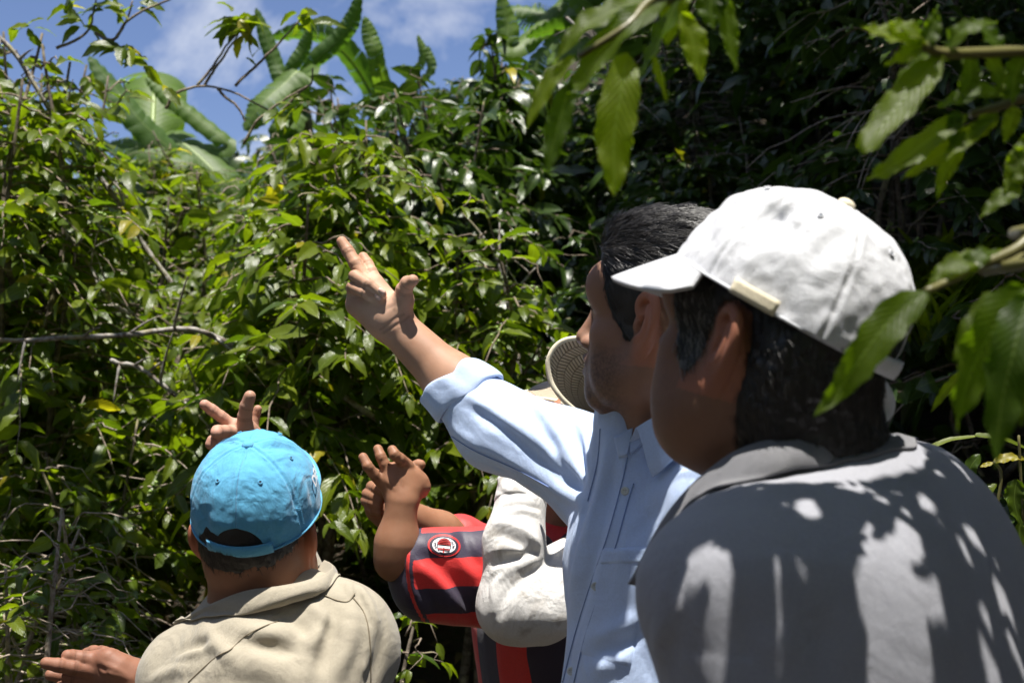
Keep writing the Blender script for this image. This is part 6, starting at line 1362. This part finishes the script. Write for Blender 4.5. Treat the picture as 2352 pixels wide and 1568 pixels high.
# unseen boughs overhead, leaves placed to throw the polo's dapples and shade the faces
LIT=[(1830,1010,12),(1880,1008,12),(1940,1012,12),(1820,1075,12),(1880,1065,12),(1940,1078,12),(1702,1150,10),(1740,1120,11),(1790,1095,12),(1850,1082,12),(1920,1090,14),(1960,1120,16),(2024,1151,14),(2085,1190,12),(1690,1178,10),(1740,1168,10),(1800,1160,10),(1861,1165,22),(1960,1160,9),(1990,1205,9),(2025,1255,10),(1990,1260,8),
  (2090,1240,26),(2062,1272,18),(2070,1340,16),(1982,1347,14),(2030,1395,36),(2075,1400,34),(2085,1450,44),(2070,1510,42),(2020,1560,24),(2115,1540,26),(2136,1375,15),(2202,1295,15),(2174,1281,14),(2216,1263,12),(2165,1375,14),(2185,1425,14),(2300,1370,16),(2318,1430,18),(2272,1468,24),(2285,1540,24),(2128,1155,16),(2240,1240,16),(1637,1335,34),(1655,1365,26),(1609,1250,12),(1630,1425,34),(1600,1480,38),(1570,1540,34),(1755,1520,16),(1775,1560,16),(1768,1370,10),(1567,1388,14),(2340,1500,20),(1500,1500,16)]
def canopy():
    rs=np.random.RandomState(21); k=empty('shade_tree_bough',nv(.75,.6,2.5)); tag(k,'unseen leafy bough overhead, leaves placed to throw dappled shade on the grey polo','branch','near branches of the shade tree')
    fb=Fr(P(1830,1115,1.30),math.radians(138),math.radians(-14),math.radians(-9))
    body=WMBASE
    lit=[(hit(body,u,v),r) for u,v,r in LIT]; lit=[(q,max(r,9)*1.38/FPX) for q,r in lit if q is not None]
    e1=norm(np.cross(SUN,nv(1,0,0))); e2=np.cross(SUN,e1); pr=lambda q:np.stack([q@e1,q@e2],-1)
    lp=pr(np.array([q for q,_ in lit])); lr=np.array([r for _,r in lit])
    capc=pr(P(1815,660,1.27)); hairc=pr(P(1540,560,1.76)); LPp=[];LD=[];LN=[];LL=[];LW=[]
    def tryleaf(tgt,t0,t1,check=True,small=False,tiny=False):
        t=rs.uniform(t0,t1); c=tgt+SUN*t; L=rs.uniform(.018,.032) if tiny else rs.uniform(.03,.06) if small else rs.uniform(.07,.115); a=rs.uniform(0,6.28); nn=norm(SUN+rs.normal(0,.35,3)); d=norm(np.cross(nn,nv(math.cos(a),math.sin(a),.2))); w_=L*rs.uniform(.30,.42)
        b=c-d*L*.5; pts=np.array([b+d*L*x for x in np.linspace(.05,.95,7)]); s=norm(np.cross(nn,d)); pts=np.vstack([pts,pts+s*w_*.4,pts-s*w_*.4]); q=pr(pts)
        if check and (np.linalg.norm(q[:,None]-lp[None],axis=2)<lr[None]).any(): return 0
        if (np.linalg.norm(q-capc,axis=1)<.125).any() or (np.linalg.norm(q-hairc,axis=1)<.10).any(): return 0
        dd=(pts-CAM)@CF; vv=784-((pts-CAM)@CU)/np.maximum(dd,.01)*FPX
        if (vv>-30).any() and dd.min()>.05: return 0
        LPp.append(b);LD.append(d);LN.append(nn);LL.append(L);LW.append(w_); return 1
    TG=[]
    for u in np.arange(1380,2620,11.):
        for v in np.arange(960,1900,11.):
            q=hit(body,u+rs.uniform(-5,5),v+rs.uniform(-5,5),.5,2.2)
            if q is not None: TG.append(q)
    TG=np.array(TG); tp=pr(TG); free=np.ones(len(TG),bool); free&=~(np.linalg.norm(tp[:,None]-lp[None],axis=2)<lr[None]).any(1)
    for i in range(16000):
        ids=np.nonzero(free)[0]
        if len(ids)<20: break
        n0=len(LPp)
        if tryleaf(TG[ids[rs.randint(len(ids))]]+rs.normal(0,.004,3),.45,.95,True,i>2500,i>7000):
            b_,d_,L_,w_=LPp[-1],LD[-1],LL[-1],LW[-1]; s_=norm(np.cross(LN[-1],d_)); q0=pr(b_[None])[0]; ex=pr(d_[None])[0]; ey=pr(s_[None])[0]
            M=np.linalg.inv(np.stack([ex,ey],1)); xy=(tp-q0)@M.T; x=xy[:,0]/L_; y=np.abs(xy[:,1])/(w_*.5)
            free&=~((x>.08)&(x<.92)&(y<.80*np.sin(np.pi*np.clip(x,0,1))**.6))
    print('uncovered',free.sum(),'of',len(TG))
    for i in range(420):          # over the blue-shirted man's face and chest
        q=P(rs.uniform(1330,1480),rs.uniform(640,960),1.70); tryleaf(q,.52,.9)
    for i in range(160):
        q=P(rs.uniform(1370,1470),rs.uniform(1050,1400),1.70); tryleaf(q,.7,1.1)
    for i in range(260):          # over the near man's face
        q=P(rs.uniform(1480,1700),rs.uniform(800,1120),1.22); tryleaf(q,.6,1.)
    a=np.array; N=len(LPp); print('canopy leaves',N)
    leaves('foliage',a(LPp),a(LD),a(LN),a(LL),a(LW),rs.uniform(.1,.9,N),LEAFF,k,TPM,droop=.12,wave=.03,fold=.08,seed=8)
    m=MB(); c=a(LPp).mean(0)
    hub=c+nv(.25,-.1,.18); m.tube(spline([nv(2.4,-.2,.2),nv(2.0,0,1.6),nv(1.5,.3,2.3),hub+nv(.3,0,.05),hub],30),np.linspace(.035,.008,30),8)
    for i in range(0,N,45):
        e=LPp[i]; ln_=spline([hub,e],8)
        if (np.linalg.norm(pr(ln_)-capc,axis=1)<.13).any() or (np.linalg.norm(pr(ln_)[:,None]-lp[None],axis=2)<lr[None]*.7).any(): continue
        m.tube(spline([hub,(hub+e)/2,e],6),np.linspace(.0035,.0012,6),4)
    m.build('boughs',TWIG,k)
khaki_man();white_man();jersey_man();sleeve_man();blue_man();canopy()
print('script seconds',round(time.time()-T0,1))
